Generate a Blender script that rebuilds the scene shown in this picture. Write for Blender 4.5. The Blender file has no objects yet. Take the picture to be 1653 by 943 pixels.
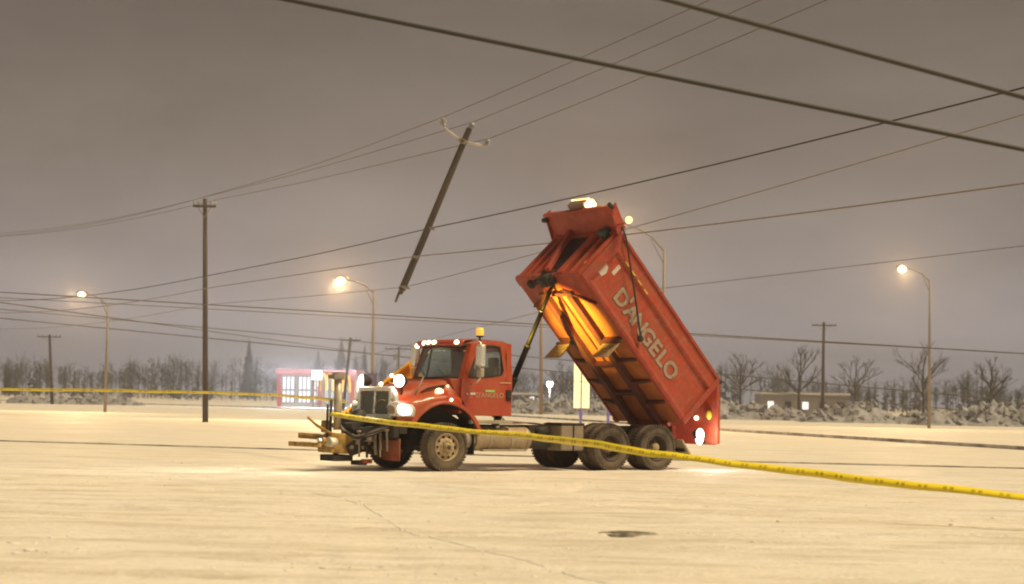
import bpy, bmesh, math, random
from mathutils import Vector, Matrix, noise

# ------------------------------------------------------------------ camera, sky, light, exposure
SC = bpy.context.scene
COL = SC.collection
rad = math.radians
F_PX, PITCH, ROLL, CAM_H = 3197.3, 0.0545669, 0.0184165, 1.56
PW, PH = 1653.0, 943.0

cam_data = bpy.data.cameras.new('camera')
cam = bpy.data.objects.new('camera', cam_data)
COL.objects.link(cam)
cam_data.sensor_fit = 'HORIZONTAL'
cam_data.sensor_width = 36.0
cam_data.lens = 36.0 * F_PX / PW
cam_data.clip_end = 6000
cam.matrix_world = (Matrix.Translation((0, 0, CAM_H)) @ Matrix.Rotation(math.pi / 2 + PITCH, 4, 'X')
                    @ Matrix.Rotation(ROLL, 4, 'Z'))
cam_data.dof.use_dof = True
cam_data.dof.focus_distance = 46.0
cam_data.dof.aperture_fstop = 1.8
SC.camera = cam

world = bpy.data.worlds.new('World')
SC.world = world
world.use_nodes = True
nt = world.node_tree
nt.nodes.clear()
wo = nt.nodes.new('ShaderNodeOutputWorld')
bg = nt.nodes.new('ShaderNodeBackground')
tc = nt.nodes.new('ShaderNodeTexCoord')
sep = nt.nodes.new('ShaderNodeSeparateXYZ')
ramp = nt.nodes.new('ShaderNodeValToRGB')
nt.links.new(tc.outputs['Generated'], sep.inputs[0])
nt.links.new(sep.outputs['Z'], ramp.inputs[0])
cn = nt.nodes.new('ShaderNodeTexNoise'); cn.inputs['Scale'].default_value = 7.0; cn.inputs['Detail'].default_value = 5; cn.inputs['Roughness'].default_value = .55
cmap = nt.nodes.new('ShaderNodeMapping'); cmap.inputs['Scale'].default_value = (1, 1, 2.6)
nt.links.new(tc.outputs['Generated'], cmap.inputs[0]); nt.links.new(cmap.outputs[0], cn.inputs['Vector'])
cr_ = nt.nodes.new('ShaderNodeMapRange'); cr_.inputs[1].default_value = .3; cr_.inputs[2].default_value = .7; cr_.inputs[3].default_value = .87; cr_.inputs[4].default_value = 1.13
nt.links.new(cn.outputs[0], cr_.inputs[0])
cs_ = nt.nodes.new('ShaderNodeVectorMath'); cs_.operation = 'SCALE'
nt.links.new(ramp.outputs[0], cs_.inputs[0]); nt.links.new(cr_.outputs[0], cs_.inputs['Scale'])
nt.links.new(cs_.outputs[0], bg.inputs[0])      # low cloud, faintly uneven
nt.links.new(bg.outputs[0], wo.inputs[0])
# overcast winter night lit by the town: brighter towards the horizon, even all the way round
els = ramp.color_ramp.elements
els[0].position = 0.0;  els[0].color = (0.62, 0.575, 0.575, 1)
els[1].position = 1.0;  els[1].color = (0.13, 0.105, 0.09, 1)
for pos, c in ((0.04, (0.525, 0.470, 0.455)), (0.075, (0.375, 0.324, 0.298)), (0.12, (0.285, 0.232, 0.194)), (0.19, (0.202, 0.165, 0.132)), (0.4, (0.15, 0.122, 0.100))):
    e = els.new(pos); e.color = (*c, 1)
bg.inputs[1].default_value = 0.86

sun_d = bpy.data.lights.new('sun', 'SUN')
sun_d.energy = 4.4
sun_d.color = (1.0, 0.80, 0.475)
sun_d.angle = rad(18)
sun = bpy.data.objects.new('sun', sun_d)
COL.objects.link(sun)
sun.rotation_euler = (Vector((.46, -.16, .873))).to_track_quat('Z', 'Y').to_euler()      # one sun lamp standing in for sodium street lighting, high from the right

vs = SC.view_settings
vs.view_transform = 'Standard'; vs.look = 'None'; vs.exposure = 0.0; vs.gamma = 1.0
vs.use_curve_mapping = False
SC.cycles.use_denoising = True
SC.cycles.pixel_filter_type = 'BLACKMAN_HARRIS'
SC.cycles.filter_width = 2.0
SC.cycles.max_bounces = 6
SC.cycles.transparent_max_bounces = 12
SC.cycles.sample_clamp_indirect = 4.0

# ------------------------------------------------------------------ pixel <-> world (real depths in metres)
def ray(px, py):
    a, b = px - PW / 2, py - PH / 2
    cr, sr = math.cos(ROLL), math.sin(ROLL)
    x = a * cr + b * sr; y = -a * sr + b * cr
    cp, sp = math.cos(PITCH), math.sin(PITCH)
    r, u = x / F_PX, -y / F_PX
    return Vector((r, cp - sp * u, sp + cp * u))
def at(px, py, D):
    d = ray(px, py)
    return d * (D / d.y) + Vector((0, 0, CAM_H))
def gx(px, D):          # ground point under image column px (at the horizon) at distance D
    d = ray(px, 646)
    return Vector((d.x / d.y * D, D, 0))

# ------------------------------------------------------------------ materials
MATS = {}
def mat(name, color, rough=0.5, metal=0.0, var=0.0, scale=6.0, bump=0.0, bscale=30.0, emit=None, estr=0.0, coat=0.0, dirt=None, dirt_amt=0.0, dscale=3.0, stretch=None, speck=None):
    if name in MATS: return MATS[name]
    m = bpy.data.materials.new(name); m.use_nodes = True
    n = m.node_tree; b = n.nodes['Principled BSDF']
    b.inputs['Base Color'].default_value = (*color, 1)
    b.inputs['Roughness'].default_value = rough
    b.inputs['Metallic'].default_value = metal
    b.inputs['Coat Weight'].default_value = coat
    if emit:
        b.inputs['Emission Color'].default_value = (*emit, 1)
        b.inputs['Emission Strength'].default_value = estr
    t = n.nodes.new('ShaderNodeTexCoord'); mp = n.nodes.new('ShaderNodeMapping')
    n.links.new(t.outputs['Object'], mp.inputs[0])
    if stretch: mp.inputs['Scale'].default_value = stretch
    last = None
    if var > 0:
        nz = n.nodes.new('ShaderNodeTexNoise'); nz.inputs['Scale'].default_value = scale; nz.inputs['Detail'].default_value = 6
        n.links.new(mp.outputs[0], nz.inputs['Vector'])
        mr = n.nodes.new('ShaderNodeMapRange'); mr.inputs['From Min'].default_value = 0.3; mr.inputs['From Max'].default_value = 0.7
        mr.inputs['To Min'].default_value = 1 - var; mr.inputs['To Max'].default_value = 1 + var
        n.links.new(nz.outputs[0], mr.inputs[0])
        mx = n.nodes.new('ShaderNodeVectorMath'); mx.operation = 'SCALE'
        mx.inputs[0].default_value = color
        n.links.new(mr.outputs[0], mx.inputs['Scale'])
        last = mx.outputs[0]
    if dirt:
        nz = n.nodes.new('ShaderNodeTexNoise'); nz.inputs['Scale'].default_value = dscale; nz.inputs['Detail'].default_value = 9; nz.inputs['Roughness'].default_value = 0.65
        n.links.new(mp.outputs[0], nz.inputs['Vector'])
        mr = n.nodes.new('ShaderNodeMapRange'); mr.inputs['From Min'].default_value = 0.36; mr.inputs['From Max'].default_value = 0.66
        mr.inputs['To Min'].default_value = 0; mr.inputs['To Max'].default_value = dirt_amt
        n.links.new(nz.outputs[0], mr.inputs[0])
        mx = n.nodes.new('ShaderNodeMix'); mx.data_type = 'RGBA'
        n.links.new(mr.outputs[0], mx.inputs[0])
        if last: n.links.new(last, mx.inputs[6])
        else: mx.inputs[6].default_value = (*color, 1)
        mx.inputs[7].default_value = (*dirt, 1)
        last = mx.outputs[2]
        rr = n.nodes.new('ShaderNodeMapRange'); rr.inputs['To Min'].default_value = rough; rr.inputs['To Max'].default_value = min(1, rough + 0.45)
        rr.inputs['From Max'].default_value = max(dirt_amt, .01)
        n.links.new(mr.outputs[0], rr.inputs[0]); n.links.new(rr.outputs[0], b.inputs['Roughness'])
    if speck:      # dried salt spray: small pale spots and runs
        mp2 = n.nodes.new('ShaderNodeMapping'); mp2.inputs['Scale'].default_value = (1.0, 1.0, .35); n.links.new(t.outputs['Object'], mp2.inputs[0])
        nz = n.nodes.new('ShaderNodeTexNoise'); nz.inputs['Scale'].default_value = 16; nz.inputs['Detail'].default_value = 10; nz.inputs['Roughness'].default_value = .75
        n.links.new(mp2.outputs[0], nz.inputs['Vector'])
        mr = n.nodes.new('ShaderNodeMapRange'); mr.inputs[1].default_value = .50; mr.inputs[2].default_value = .72; mr.inputs[3].default_value = 0; mr.inputs[4].default_value = speck[3]
        n.links.new(nz.outputs[0], mr.inputs[0])
        mx = n.nodes.new('ShaderNodeMix'); mx.data_type = 'RGBA'; n.links.new(mr.outputs[0], mx.inputs[0])
        if last: n.links.new(last, mx.inputs[6])
        else: mx.inputs[6].default_value = (*color, 1)
        mx.inputs[7].default_value = (*speck[:3], 1); last = mx.outputs[2]
    if last: n.links.new(last, b.inputs['Base Color'])
    if bump > 0:
        nz = n.nodes.new('ShaderNodeTexNoise'); nz.inputs['Scale'].default_value = bscale; nz.inputs['Detail'].default_value = 5
        n.links.new(mp.outputs[0], nz.inputs['Vector'])
        bp = n.nodes.new('ShaderNodeBump'); bp.inputs['Strength'].default_value = bump; bp.inputs['Distance'].default_value = 0.02
        n.links.new(nz.outputs[0], bp.inputs['Height']); n.links.new(bp.outputs[0], b.inputs['Normal'])
    MATS[name] = m
    return m

def glass_mat(name, tint=(0.75, 0.8, 0.78), gloss=0.16, dust=0.0, dustc=(0.45, 0.42, 0.36)):
    m = bpy.data.materials.new(name); m.use_nodes = True
    n = m.node_tree; n.nodes.clear()
    o = n.nodes.new('ShaderNodeOutputMaterial')
    tr = n.nodes.new('ShaderNodeBsdfTransparent'); tr.inputs[0].default_value = (*tint, 1)
    gl = n.nodes.new('ShaderNodeBsdfGlossy'); gl.inputs['Roughness'].default_value = 0.04
    mx = n.nodes.new('ShaderNodeMixShader'); mx.inputs[0].default_value = gloss
    n.links.new(tr.outputs[0], mx.inputs[1]); n.links.new(gl.outputs[0], mx.inputs[2])
    df = n.nodes.new('ShaderNodeBsdfDiffuse'); df.inputs[0].default_value = (*dustc, 1)
    mx2 = n.nodes.new('ShaderNodeMixShader')
    nz = n.nodes.new('ShaderNodeTexNoise'); nz.inputs['Scale'].default_value = 2.5; nz.inputs['Detail'].default_value = 8
    t = n.nodes.new('ShaderNodeTexCoord'); n.links.new(t.outputs['Object'], nz.inputs['Vector'])
    mr = n.nodes.new('ShaderNodeMapRange'); mr.inputs['From Min'].default_value = .35; mr.inputs['From Max'].default_value = .7
    mr.inputs['To Min'].default_value = dust * .3; mr.inputs['To Max'].default_value = dust
    n.links.new(nz.outputs[0], mr.inputs[0]); n.links.new(mr.outputs[0], mx2.inputs[0])
    n.links.new(mx.outputs[0], mx2.inputs[1]); n.links.new(df.outputs[0], mx2.inputs[2])
    n.links.new(mx2.outputs[0], o.inputs[0])
    MATS[name] = m
    return m
def emis(name, color, strength, base=None):
    return mat(name, base or color, rough=0.4, emit=color, estr=strength)

ROAD_DUST = (0.34, 0.25, 0.17)
M_CAB = mat('cab_red_paint', (0.40, 0.036, 0.006), rough=0.24, coat=0.5, var=0.10, scale=3, dirt=(0.30, 0.12, 0.035), dirt_amt=0.4, dscale=2.2, speck=(.44, .22, .09, .35))
M_BODY = mat('dump_body_red_paint', (0.385, 0.036, 0.009), rough=0.40, var=0.18, scale=2.5, dirt=(0.27, 0.085, 0.045), dirt_amt=0.65, dscale=1.6, bump=0.35, bscale=5, stretch=(1, 1, 2.2), speck=(.36, .20, .15, .6))
M_BODY2 = mat('dump_body_red_rails', (0.34, 0.034, 0.015), rough=0.45, var=0.18, scale=4, dirt=(0.22, 0.07, 0.04), dirt_amt=0.6, dscale=3, speck=(.32, .17, .11, .5), bump=.3, bscale=7)
M_SILL = mat('dump_sill_shaded_red', (0.09, 0.014, 0.011), rough=0.6, var=0.2, scale=4, dirt=(0.08, 0.045, 0.025), dirt_amt=0.5, dscale=2.5)  # red darkened so the sills look unlit, dirt noise on top
M_UNDER = mat('dump_floor_underside', (0.42, 0.13, 0.03), rough=0.6, var=0.15, scale=3, dirt=(0.22, 0.085, 0.03), dirt_amt=0.6, dscale=2.0)
M_BLACK = mat('black_steel', (0.012, 0.011, 0.010), rough=0.5, var=0.3, scale=8, dirt=(0.055, 0.042, 0.03), dirt_amt=0.5, dscale=4, bump=0.2)
M_RUBB = mat('black_rubber', (0.010, 0.0095, 0.009), rough=0.75, var=0.2, dirt=(0.04, 0.03, 0.022), dirt_amt=0.4)
M_TYRE = mat('salted_tyre_rubber', (0.055, 0.042, 0.031), rough=0.85, var=0.25, scale=7, dirt=(0.19, 0.145, 0.105), dirt_amt=0.75, dscale=3.0, bump=0.3, bscale=25)
M_RIM = mat('salted_wheel_steel', (0.48, 0.38, 0.23), rough=0.6, metal=0.1, var=0.2, scale=9, dirt=(0.25, 0.18, 0.11), dirt_amt=0.6, dscale=6)
M_RIMD = mat('dark_wheel_steel', (0.06, 0.048, 0.036), rough=0.6, var=0.3, scale=9, dirt=(0.16, 0.11, 0.075), dirt_amt=0.5, dscale=6)
M_CHROME = mat('chrome', (0.78, 0.78, 0.72), rough=0.22, metal=0.75, dirt=(0.55, 0.53, 0.46), dirt_amt=0.4, dscale=5)
M_GRILLE = mat('grille_mesh_grey', (0.16, 0.17, 0.145), rough=0.5, metal=0.4, var=0.25, scale=14)
M_TANK = mat('fuel_tank_aluminium', (0.46, 0.38, 0.26), rough=0.45, metal=0.55, var=0.15, dirt=(0.27, 0.19, 0.12), dirt_amt=0.8, dscale=2.5)
M_GREY = mat('grey_dusty_steel', (0.22, 0.18, 0.14), rough=0.65, var=0.2, dirt=(0.30, 0.24, 0.18), dirt_amt=0.6)
M_STEP = mat('salted_step_aluminium', (0.45, 0.40, 0.33), rough=0.5, metal=0.3, var=0.2, dirt=(0.2, 0.15, 0.1), dirt_amt=0.5)
M_INT = mat('cab_interior_dark', (0.03, 0.03, 0.032), rough=0.8, var=0.2)
M_HEADL = mat('cab_headliner_grey', (0.40, 0.40, 0.36), rough=0.9, var=0.1)
M_YEL = mat('plow_yellow_paint', (0.50, 0.30, 0.05), rough=0.55, var=0.25, scale=6, dirt=(0.09, 0.065, 0.04), dirt_amt=0.85, dscale=7)
M_ORANGE = mat('plow_orange_paint', (0.90, 0.40, 0.012), rough=0.42, var=0.12, scale=3, dirt=(0.35, 0.16, 0.04), dirt_amt=0.4, dscale=2)
M_TAN = mat('hydraulic_post_tan', (0.50, 0.44, 0.34), rough=0.4, metal=0.3, var=0.15)
M_FLAP = mat('worn_red_flap', (0.33, 0.055, 0.03), rough=0.7, var=0.3, scale=5, dirt=(0.22, 0.15, 0.10), dirt_amt=0.75, dscale=5)
M_FLAPG = mat('dusty_mud_flap', (0.36, 0.30, 0.17), rough=0.8, var=0.25, scale=8, dirt=(0.15, 0.11, 0.06), dirt_amt=0.6, dscale=7)
M_LETTER = mat('worn_cream_lettering', (0.42, 0.38, 0.30), rough=0.6, var=0.35, scale=9, dirt=(0.24, 0.10, 0.06), dirt_amt=1.0, dscale=8)
M_LETDK = mat('lettering_dark_outline', (0.05, 0.05, 0.035), rough=0.7, dirt=(0.35, 0.09, 0.06), dirt_amt=0.9, dscale=6)
M_STICK = mat('white_sticker', (0.62, 0.58, 0.54), rough=0.5, var=0.1, dirt=(0.4, 0.2, 0.15), dirt_amt=0.5, dscale=12)
M_STICKY = mat('yellow_sticker', (0.62, 0.42, 0.06), rough=0.5, var=0.2)
M_STICKG = mat('green_sticker', (0.34, 0.52, 0.16), rough=0.5, var=0.15)
M_DOORTXT = mat('door_lettering_cream', (0.50, 0.34, 0.20), rough=0.6, var=0.2, scale=30)
M_GLASS = glass_mat('cab_glass', (0.72, 0.78, 0.74), 0.10, 0.16)
M_WSHIELD = glass_mat('windscreen_glass', (0.62, 0.70, 0.66), 0.16, 0.34, (0.36, 0.40, 0.36))
E_HEAD = emis('headlight_glow', (1.0, 0.90, 0.70), 7.0)
E_PLOW = emis('plow_light_glow', (1.0, 0.95, 0.82), 10.0)
E_CLEAR = emis('clearance_lamp_glow', (1.0, 0.80, 0.48), 5.0)
E_TURN = emis('turn_signal_glow', (1.0, 0.62, 0.22), 4.5)
E_AMBER = emis('amber_strobe_glow', (1.0, 0.72, 0.30), 7.0)
E_BEAC = emis('beacon_lens_amber', (1.0, 0.55, 0.08), 0.75, (0.8, 0.4, 0.05))
E_WORK = emis('work_lamp_glow', (1.0, 0.95, 0.85), 7.0)
E_TAIL = emis('tail_lamp_glow', (1.0, 0.12, 0.10), 2.5)
M_WOOD = mat('weathered_pole_wood', (0.055, 0.042, 0.030), rough=0.9, var=0.3, scale=4, bump=0.5, bscale=18, stretch=(5, 5, .6))
M_SPLIT = mat('split_pole_wood', (0.12, 0.085, 0.055), rough=0.9, var=0.3, scale=8, bump=0.5, bscale=18)
M_FIBRE = mat('fibreglass_bracket', (0.46, 0.42, 0.38), rough=0.5, var=0.08)
M_PORC = mat('grey_porcelain', (0.30, 0.31, 0.32), rough=0.25, var=0.1)
M_WIRE = mat('aluminium_conductor', (0.10, 0.085, 0.07), rough=0.6, metal=0.2, var=0.1)
M_CABLE = mat('black_cable_jacket', (0.022, 0.019, 0.016), rough=0.6, var=0.1)
M_CABLEL = mat('grey_cable_jacket', (0.22, 0.19, 0.17), rough=0.5, var=0.1)
M_GALV = mat('galvanised_steel', (0.23, 0.19, 0.155), rough=0.6, metal=0.2, var=0.1)
M_TAPE = mat('caution_tape_yellow', (0.90, 0.72, 0.035), rough=0.35, var=0.05)
M_TAPED = mat('caution_tape_smudged_print', (0.56, 0.43, 0.03), rough=0.4, var=0.2, scale=20)
M_SNOWB = mat('bank_snow', (0.36, 0.36, 0.39), rough=0.9, var=0.3, scale=1.6, dirt=(0.12, 0.105, 0.10), dirt_amt=0.7, dscale=0.5, bump=0.6, bscale=3)
M_KERB = mat('kerb_concrete', (0.22, 0.19, 0.20), rough=0.9, var=0.2, scale=2, dirt=(0.72, 0.69, 0.66), dirt_amt=1.0, dscale=.55)
M_IRON = mat('cast_iron_cover', (0.12, 0.10, 0.075), rough=0.7, metal=0.2, var=0.2, dirt=(0.6, 0.55, 0.48), dirt_amt=0.85, dscale=4)

# ------------------------------------------------------------------ mesh helpers
class MB:
    def __init__(s): s.v = []; s.f = []; s.sm = []
    def add(s, vs, fs, smooth=False):
        o = len(s.v); s.v += [Vector(v) for v in vs]
        for f in fs: s.f.append([i + o for i in f]); s.sm.append(smooth)
        return s
    def box(s, a, b, M=None):
        x0, y0, z0 = a; x1, y1, z1 = b
        vs = [Vector(p) for p in ((x0,y0,z0),(x1,y0,z0),(x1,y1,z0),(x0,y1,z0),(x0,y0,z1),(x1,y0,z1),(x1,y1,z1),(x0,y1,z1))]
        if M: vs = [M @ v for v in vs]
        return s.add(vs, [(0,3,2,1),(4,5,6,7),(0,1,5,4),(1,2,6,5),(2,3,7,6),(3,0,4,7)])
    def hexa(s, vs):
        return s.add(vs, [(0,3,2,1),(4,5,6,7),(0,1,5,4),(1,2,6,5),(2,3,7,6),(3,0,4,7)])
    def beam(s, p, q, w, h, up=(0, 0, 1)):
        p, q = Vector(p), Vector(q); d = (q - p).normalized(); u = Vector(up)
        if abs(d.dot(u)) > .98: u = Vector((1, 0, 0))
        r = d.cross(u).normalized(); u = r.cross(d).normalized()
        r *= w / 2; u *= h / 2
        return s.hexa([p-r-u, p+r-u, p+r+u, p-r+u, q-r-u, q+r-u, q+r+u, q-r+u])
    def tube(s, pts, r, n=8, caps=True, smooth=True):
        pts = [Vector(p) for p in pts]
        rs = r if isinstance(r, (list, tuple)) else [r] * len(pts)
        vs = []; fs = []
        prev = None
        for i, p in enumerate(pts):
            d = (pts[min(i+1, len(pts)-1)] - pts[max(i-1, 0)]).normalized()
            if prev is None:
                a = Vector((0, 0, 1)) if abs(d.z) < .9 else Vector((1, 0, 0))
                x = d.cross(a).normalized()
            else: x = (prev - d * prev.dot(d)).normalized()
            prev = x; y = d.cross(x)
            for k in range(n):
                t = 2 * math.pi * k / n
                vs.append(p + (x * math.cos(t) + y * math.sin(t)) * rs[i])
        for i in range(len(pts) - 1):
            for k in range(n):
                k2 = (k + 1) % n
                fs.append((i*n+k, i*n+k2, (i+1)*n+k2, (i+1)*n+k))
        s.add(vs, fs, smooth)
        if caps:
            o = len(s.v) - len(vs)
            s.f.append([o + k for k in range(n)][::-1]); s.sm.append(False)
            s.f.append([o + (len(pts)-1)*n + k for k in range(n)]); s.sm.append(False)
        return s
    def lathe(s, prof, n=24, axis='Z', c=(0, 0, 0), smooth=True, M=None):
        vs = []; fs = []
        for (r, h) in prof:
            for k in range(n):
                t = 2 * math.pi * k / n; a, b = r * math.cos(t), r * math.sin(t)
                v = {'Z': Vector((a, b, h)), 'Y': Vector((b, h, a)), 'X': Vector((h, a, b))}[axis] + Vector(c)
                vs.append(M @ v if M else v)
        for i in range(len(prof) - 1):
            for k in range(n):
                k2 = (k + 1) % n
                fs.append((i*n+k, i*n+k2, (i+1)*n+k2, (i+1)*n+k))
        s.add(vs, fs, smooth)
        o = len(s.v) - len(vs)
        if prof[0][0] > 1e-4: s.f.append([o + k for k in range(n)][::-1]); s.sm.append(False)
        if prof[-1][0] > 1e-4: s.f.append([o + (len(prof)-1)*n + k for k in range(n)]); s.sm.append(False)
        return s
    def prism(s, poly, y0, y1, plane='XZ'):
        n = len(poly)
        mk = {'XZ': lambda a, b, c: (a, c, b), 'XY': lambda a, b, c: (a, b, c), 'YZ': lambda a, b, c: (c, a, b)}[plane]
        vs = [mk(a, b, y0) for a, b in poly] + [mk(a, b, y1) for a, b in poly]
        fs = [tuple(range(n))[::-1], tuple(range(n, 2*n))] + [(i, (i+1) % n, n+(i+1) % n, n+i) for i in range(n)]
        return s.add(vs, fs)
    def ring(s, outer, inner, y0, y1, fy=None):
        n = len(outer); fy = fy or (lambda z: 0)
        vs = []
        for y in (y0, y1):
            vs += [(a, y + fy(b), b) for a, b in outer] + [(a, y + fy(b), b) for a, b in inner]
        fs = []
        for i in range(n):
            j = (i+1) % n
            fs += [(i, j, n+j, n+i), (2*n+i, 3*n+i, 3*n+j, 2*n+j), (i, 2*n+i, 2*n+j, j), (n+i, n+j, 3*n+j, 3*n+i)]
        return s.add(vs, fs)
    def sphere(s, c, r, seg=12, rings=8, sc=(1, 1, 1)):
        prof = [(r * math.sin(math.pi * i / rings), -r * math.cos(math.pi * i / rings)) for i in range(rings + 1)]
        prof[0] = (1e-5, -r); prof[-1] = (1e-5, r)
        M = Matrix.Translation(c) @ Matrix.Diagonal((*sc, 1))
        return s.lathe(prof, seg, 'Z', (0, 0, 0), True, M)
    def build(s, name, m, parent=None, bevel=0.0, solid=0.0, subsurf=0, recalc=True):
        me = bpy.data.meshes.new(name)
        me.from_pydata([tuple(v) for v in s.v], [], s.f)
        me.polygons.foreach_set('use_smooth', s.sm)
        if recalc:
            b = bmesh.new(); b.from_mesh(me); bmesh.ops.recalc_face_normals(b, faces=b.faces); b.to_mesh(me); b.free()
        me.materials.append(m)
        o = bpy.data.objects.new(name, me); COL.objects.link(o)
        if parent: o.parent = parent
        if solid:
            k = o.modifiers.new('solid', 'SOLIDIFY'); k.thickness = solid; k.offset = 0
        if subsurf:
            k = o.modifiers.new('sub', 'SUBSURF'); k.levels = subsurf; k.render_levels = subsurf
        if bevel:
            k = o.modifiers.new('bevel', 'BEVEL'); k.width = bevel; k.segments = 2; k.limit_method = 'ANGLE'; k.angle_limit = rad(35)
        return o

def tag(o, label=None, cat=None, group=None, kind=None):
    if label: o['label'] = label
    if cat: o['category'] = cat
    if group: o['group'] = group
    if kind: o['kind'] = kind
    return o
def empty(name, loc=(0, 0, 0), rot=(0, 0, 0), parent=None):
    o = bpy.data.objects.new(name, None); COL.objects.link(o)
    o.location = loc; o.rotation_euler = rot; o.empty_display_size = .3
    if parent: o.parent = parent
    return o
def dup(o, parent=None, share=True):
    c = o.copy(); COL.objects.link(c)
    c.parent = parent
    for ch in list(o.children): dup(ch, c)
    return c
def lamp(name, kind, loc, power, color, parent=None, radius=.1, target=None, spot=60, blend=.4):
    l = bpy.data.lights.new(name, kind); l.energy = power; l.color = color
    l.shadow_soft_size = radius
    if kind == 'SPOT': l.spot_size = rad(spot); l.spot_blend = blend
    o = bpy.data.objects.new(name, l); COL.objects.link(o); o.location = loc
    if parent: o.parent = parent
    if target is not None:
        o.rotation_euler = (Vector(target) - Vector(loc)).to_track_quat('-Z', 'Y').to_euler()
    return o
def text_mesh(name, s, size, m, parent, M, extrude=.002, offset=0.0, bold=False):
    cu = bpy.data.curves.new(name, 'FONT'); cu.body = s; cu.size = size; cu.extrude = extrude; cu.offset = offset
    cu.align_x = 'CENTER'; cu.align_y = 'CENTER'; cu.resolution_u = 4
    tmp = bpy.data.objects.new('tmp', cu); COL.objects.link(tmp)
    dg = bpy.context.evaluated_depsgraph_get(); dg.update()
    me = bpy.data.meshes.new_from_object(tmp.evaluated_get(dg))
    bpy.data.objects.remove(tmp); bpy.data.curves.remove(cu)
    me.materials.clear(); me.materials.append(m)
    o = bpy.data.objects.new(name, me); COL.objects.link(o); o.parent = parent; o.matrix_local = M
    return o
# ------------------------------------------------------------------ ground
def ground_material():
    m = bpy.data.materials.new('packed_snow_road'); m.use_nodes = True
    n = m.node_tree; b = n.nodes['Principled BSDF']; L = n.links.new
    t = n.nodes.new('ShaderNodeTexCoord')
    def nz(scale, sx, sy, rot, detail=6, rough=.55):
        mp = n.nodes.new('ShaderNodeMapping'); mp.inputs['Scale'].default_value = (sx, sy, 1); mp.inputs['Rotation'].default_value = (0, 0, rot)
        L(t.outputs['Object'], mp.inputs[0])
        q = n.nodes.new('ShaderNodeTexNoise'); q.inputs['Scale'].default_value = scale; q.inputs['Detail'].default_value = detail; q.inputs['Roughness'].default_value = rough
        L(mp.outputs[0], q.inputs['Vector']); return q.outputs[0]
    def rng(s, a, b_, lo, hi):
        r = n.nodes.new('ShaderNodeMapRange'); r.inputs[1].default_value = a; r.inputs[2].default_value = b_; r.inputs[3].default_value = lo; r.inputs[4].default_value = hi
        L(s, r.inputs[0]); return r.outputs[0]
    def mix(fac, a, c):
        x = n.nodes.new('ShaderNodeMix'); x.data_type = 'RGBA'; L(fac, x.inputs[0])
        if isinstance(a, tuple): x.inputs[6].default_value = (*a, 1)
        else: L(a, x.inputs[6])
        x.inputs[7].default_value = (*c, 1); return x.outputs[2]
    big = nz(.16, 1, 1, 0, 3)
    tracks = nz(.9, .38, 1.3, .35, 8, .65)
    tracks2 = nz(1.5, .30, 1.2, -.12, 7, .65)
    fine = nz(7, 1, 1, 0, 8, .65)
    c = mix(rng(big, .38, .64, 0, .55), (.84, .80, .745), (.74, .665, .565))
    c = mix(rng(tracks, .48, .64, 0, .75), c, (.60, .535, .43))
    c = mix(rng(tracks2, .52, .67, 0, .6), c, (.54, .475, .38))
    c = mix(rng(fine, .52, .72, 0, .5), c, (.52, .46, .38))
    ra = n.nodes.new('ShaderNodeAttribute'); ra.attribute_name = 'rut'
    rm = n.nodes.new('ShaderNodeMath'); rm.operation = 'MULTIPLY'; L(ra.outputs['Fac'], rm.inputs[0]); L(rng(nz(2.2, .5, 1, .2, 7, .7), .34, .60, .15, .85), rm.inputs[1])
    c = mix(rm.outputs[0], c, (.44, .40, .35))
    L(c, b.inputs['Base Color'])
    b.inputs['Roughness'].default_value = .62
    L(rng(big, .35, .65, .45, .75), b.inputs['Roughness'])
    ad = n.nodes.new('ShaderNodeMath'); ad.operation = 'ADD'; L(rng(tracks, .3, .7, 0, 1), ad.inputs[0]); L(rng(fine, .3, .7, 0, .45), ad.inputs[1])
    bp = n.nodes.new('ShaderNodeBump'); bp.inputs['Strength'].default_value = .8; bp.inputs['Distance'].default_value = .05
    L(ad.outputs[0], bp.inputs['Height']); L(bp.outputs[0], b.inputs['Normal'])
    return m
RUTS = [(34.0, .30, .8, 3.1), (29.5, .22, 1.0, 1.2), (25.0, -.30, .7, 5.0), (38.5, .06, .5, 2.0), (21.5, .16, .9, .4), (18.0, -.12, .6, 4.2), (31.0, -.46, 1.1, 2.7)]
def rut_depth(x, y):
    dep = 0.0; wear = 0.0
    for (y0, sl, am, ph) in RUTS:
        yc = y0 + sl * x + am * math.sin(x * .21 + ph)
        for off in (-1.0, 1.0):
            d = abs(y - yc - off) / math.sqrt(1 + sl * sl)
            if d < .42:
                k = .55 + .6 * noise.noise((x * .18, y0, off))
                if k <= 0: continue
                if d < .15: dep -= .032 * k; wear = max(wear, k * (1 - d / .22))
                else: dep += .020 * k * math.exp(-((d - .22) / .07) ** 2)
    return dep, wear
def ground_z(x, y):
    z = 0.0; w = 0.0
    if 13.9 < y < 48.2 and abs(x) < 13.6:
        z = .020 * noise.noise((x * .35, y * .8, 0)) + .012 * noise.noise((x * 1.1, y * 1.6, 3)) + .008 * noise.noise((x * 3.5, y * 3.5, 7))
        r, w = rut_depth(x, y); z += r * (1.0 if y < 36 else max(0, (41 - y) / 5))
        z = min(z, .028 if y < 36 else .006)
        z *= min(1, (13.6 - abs(x)) / 2)
    return z, w
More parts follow.
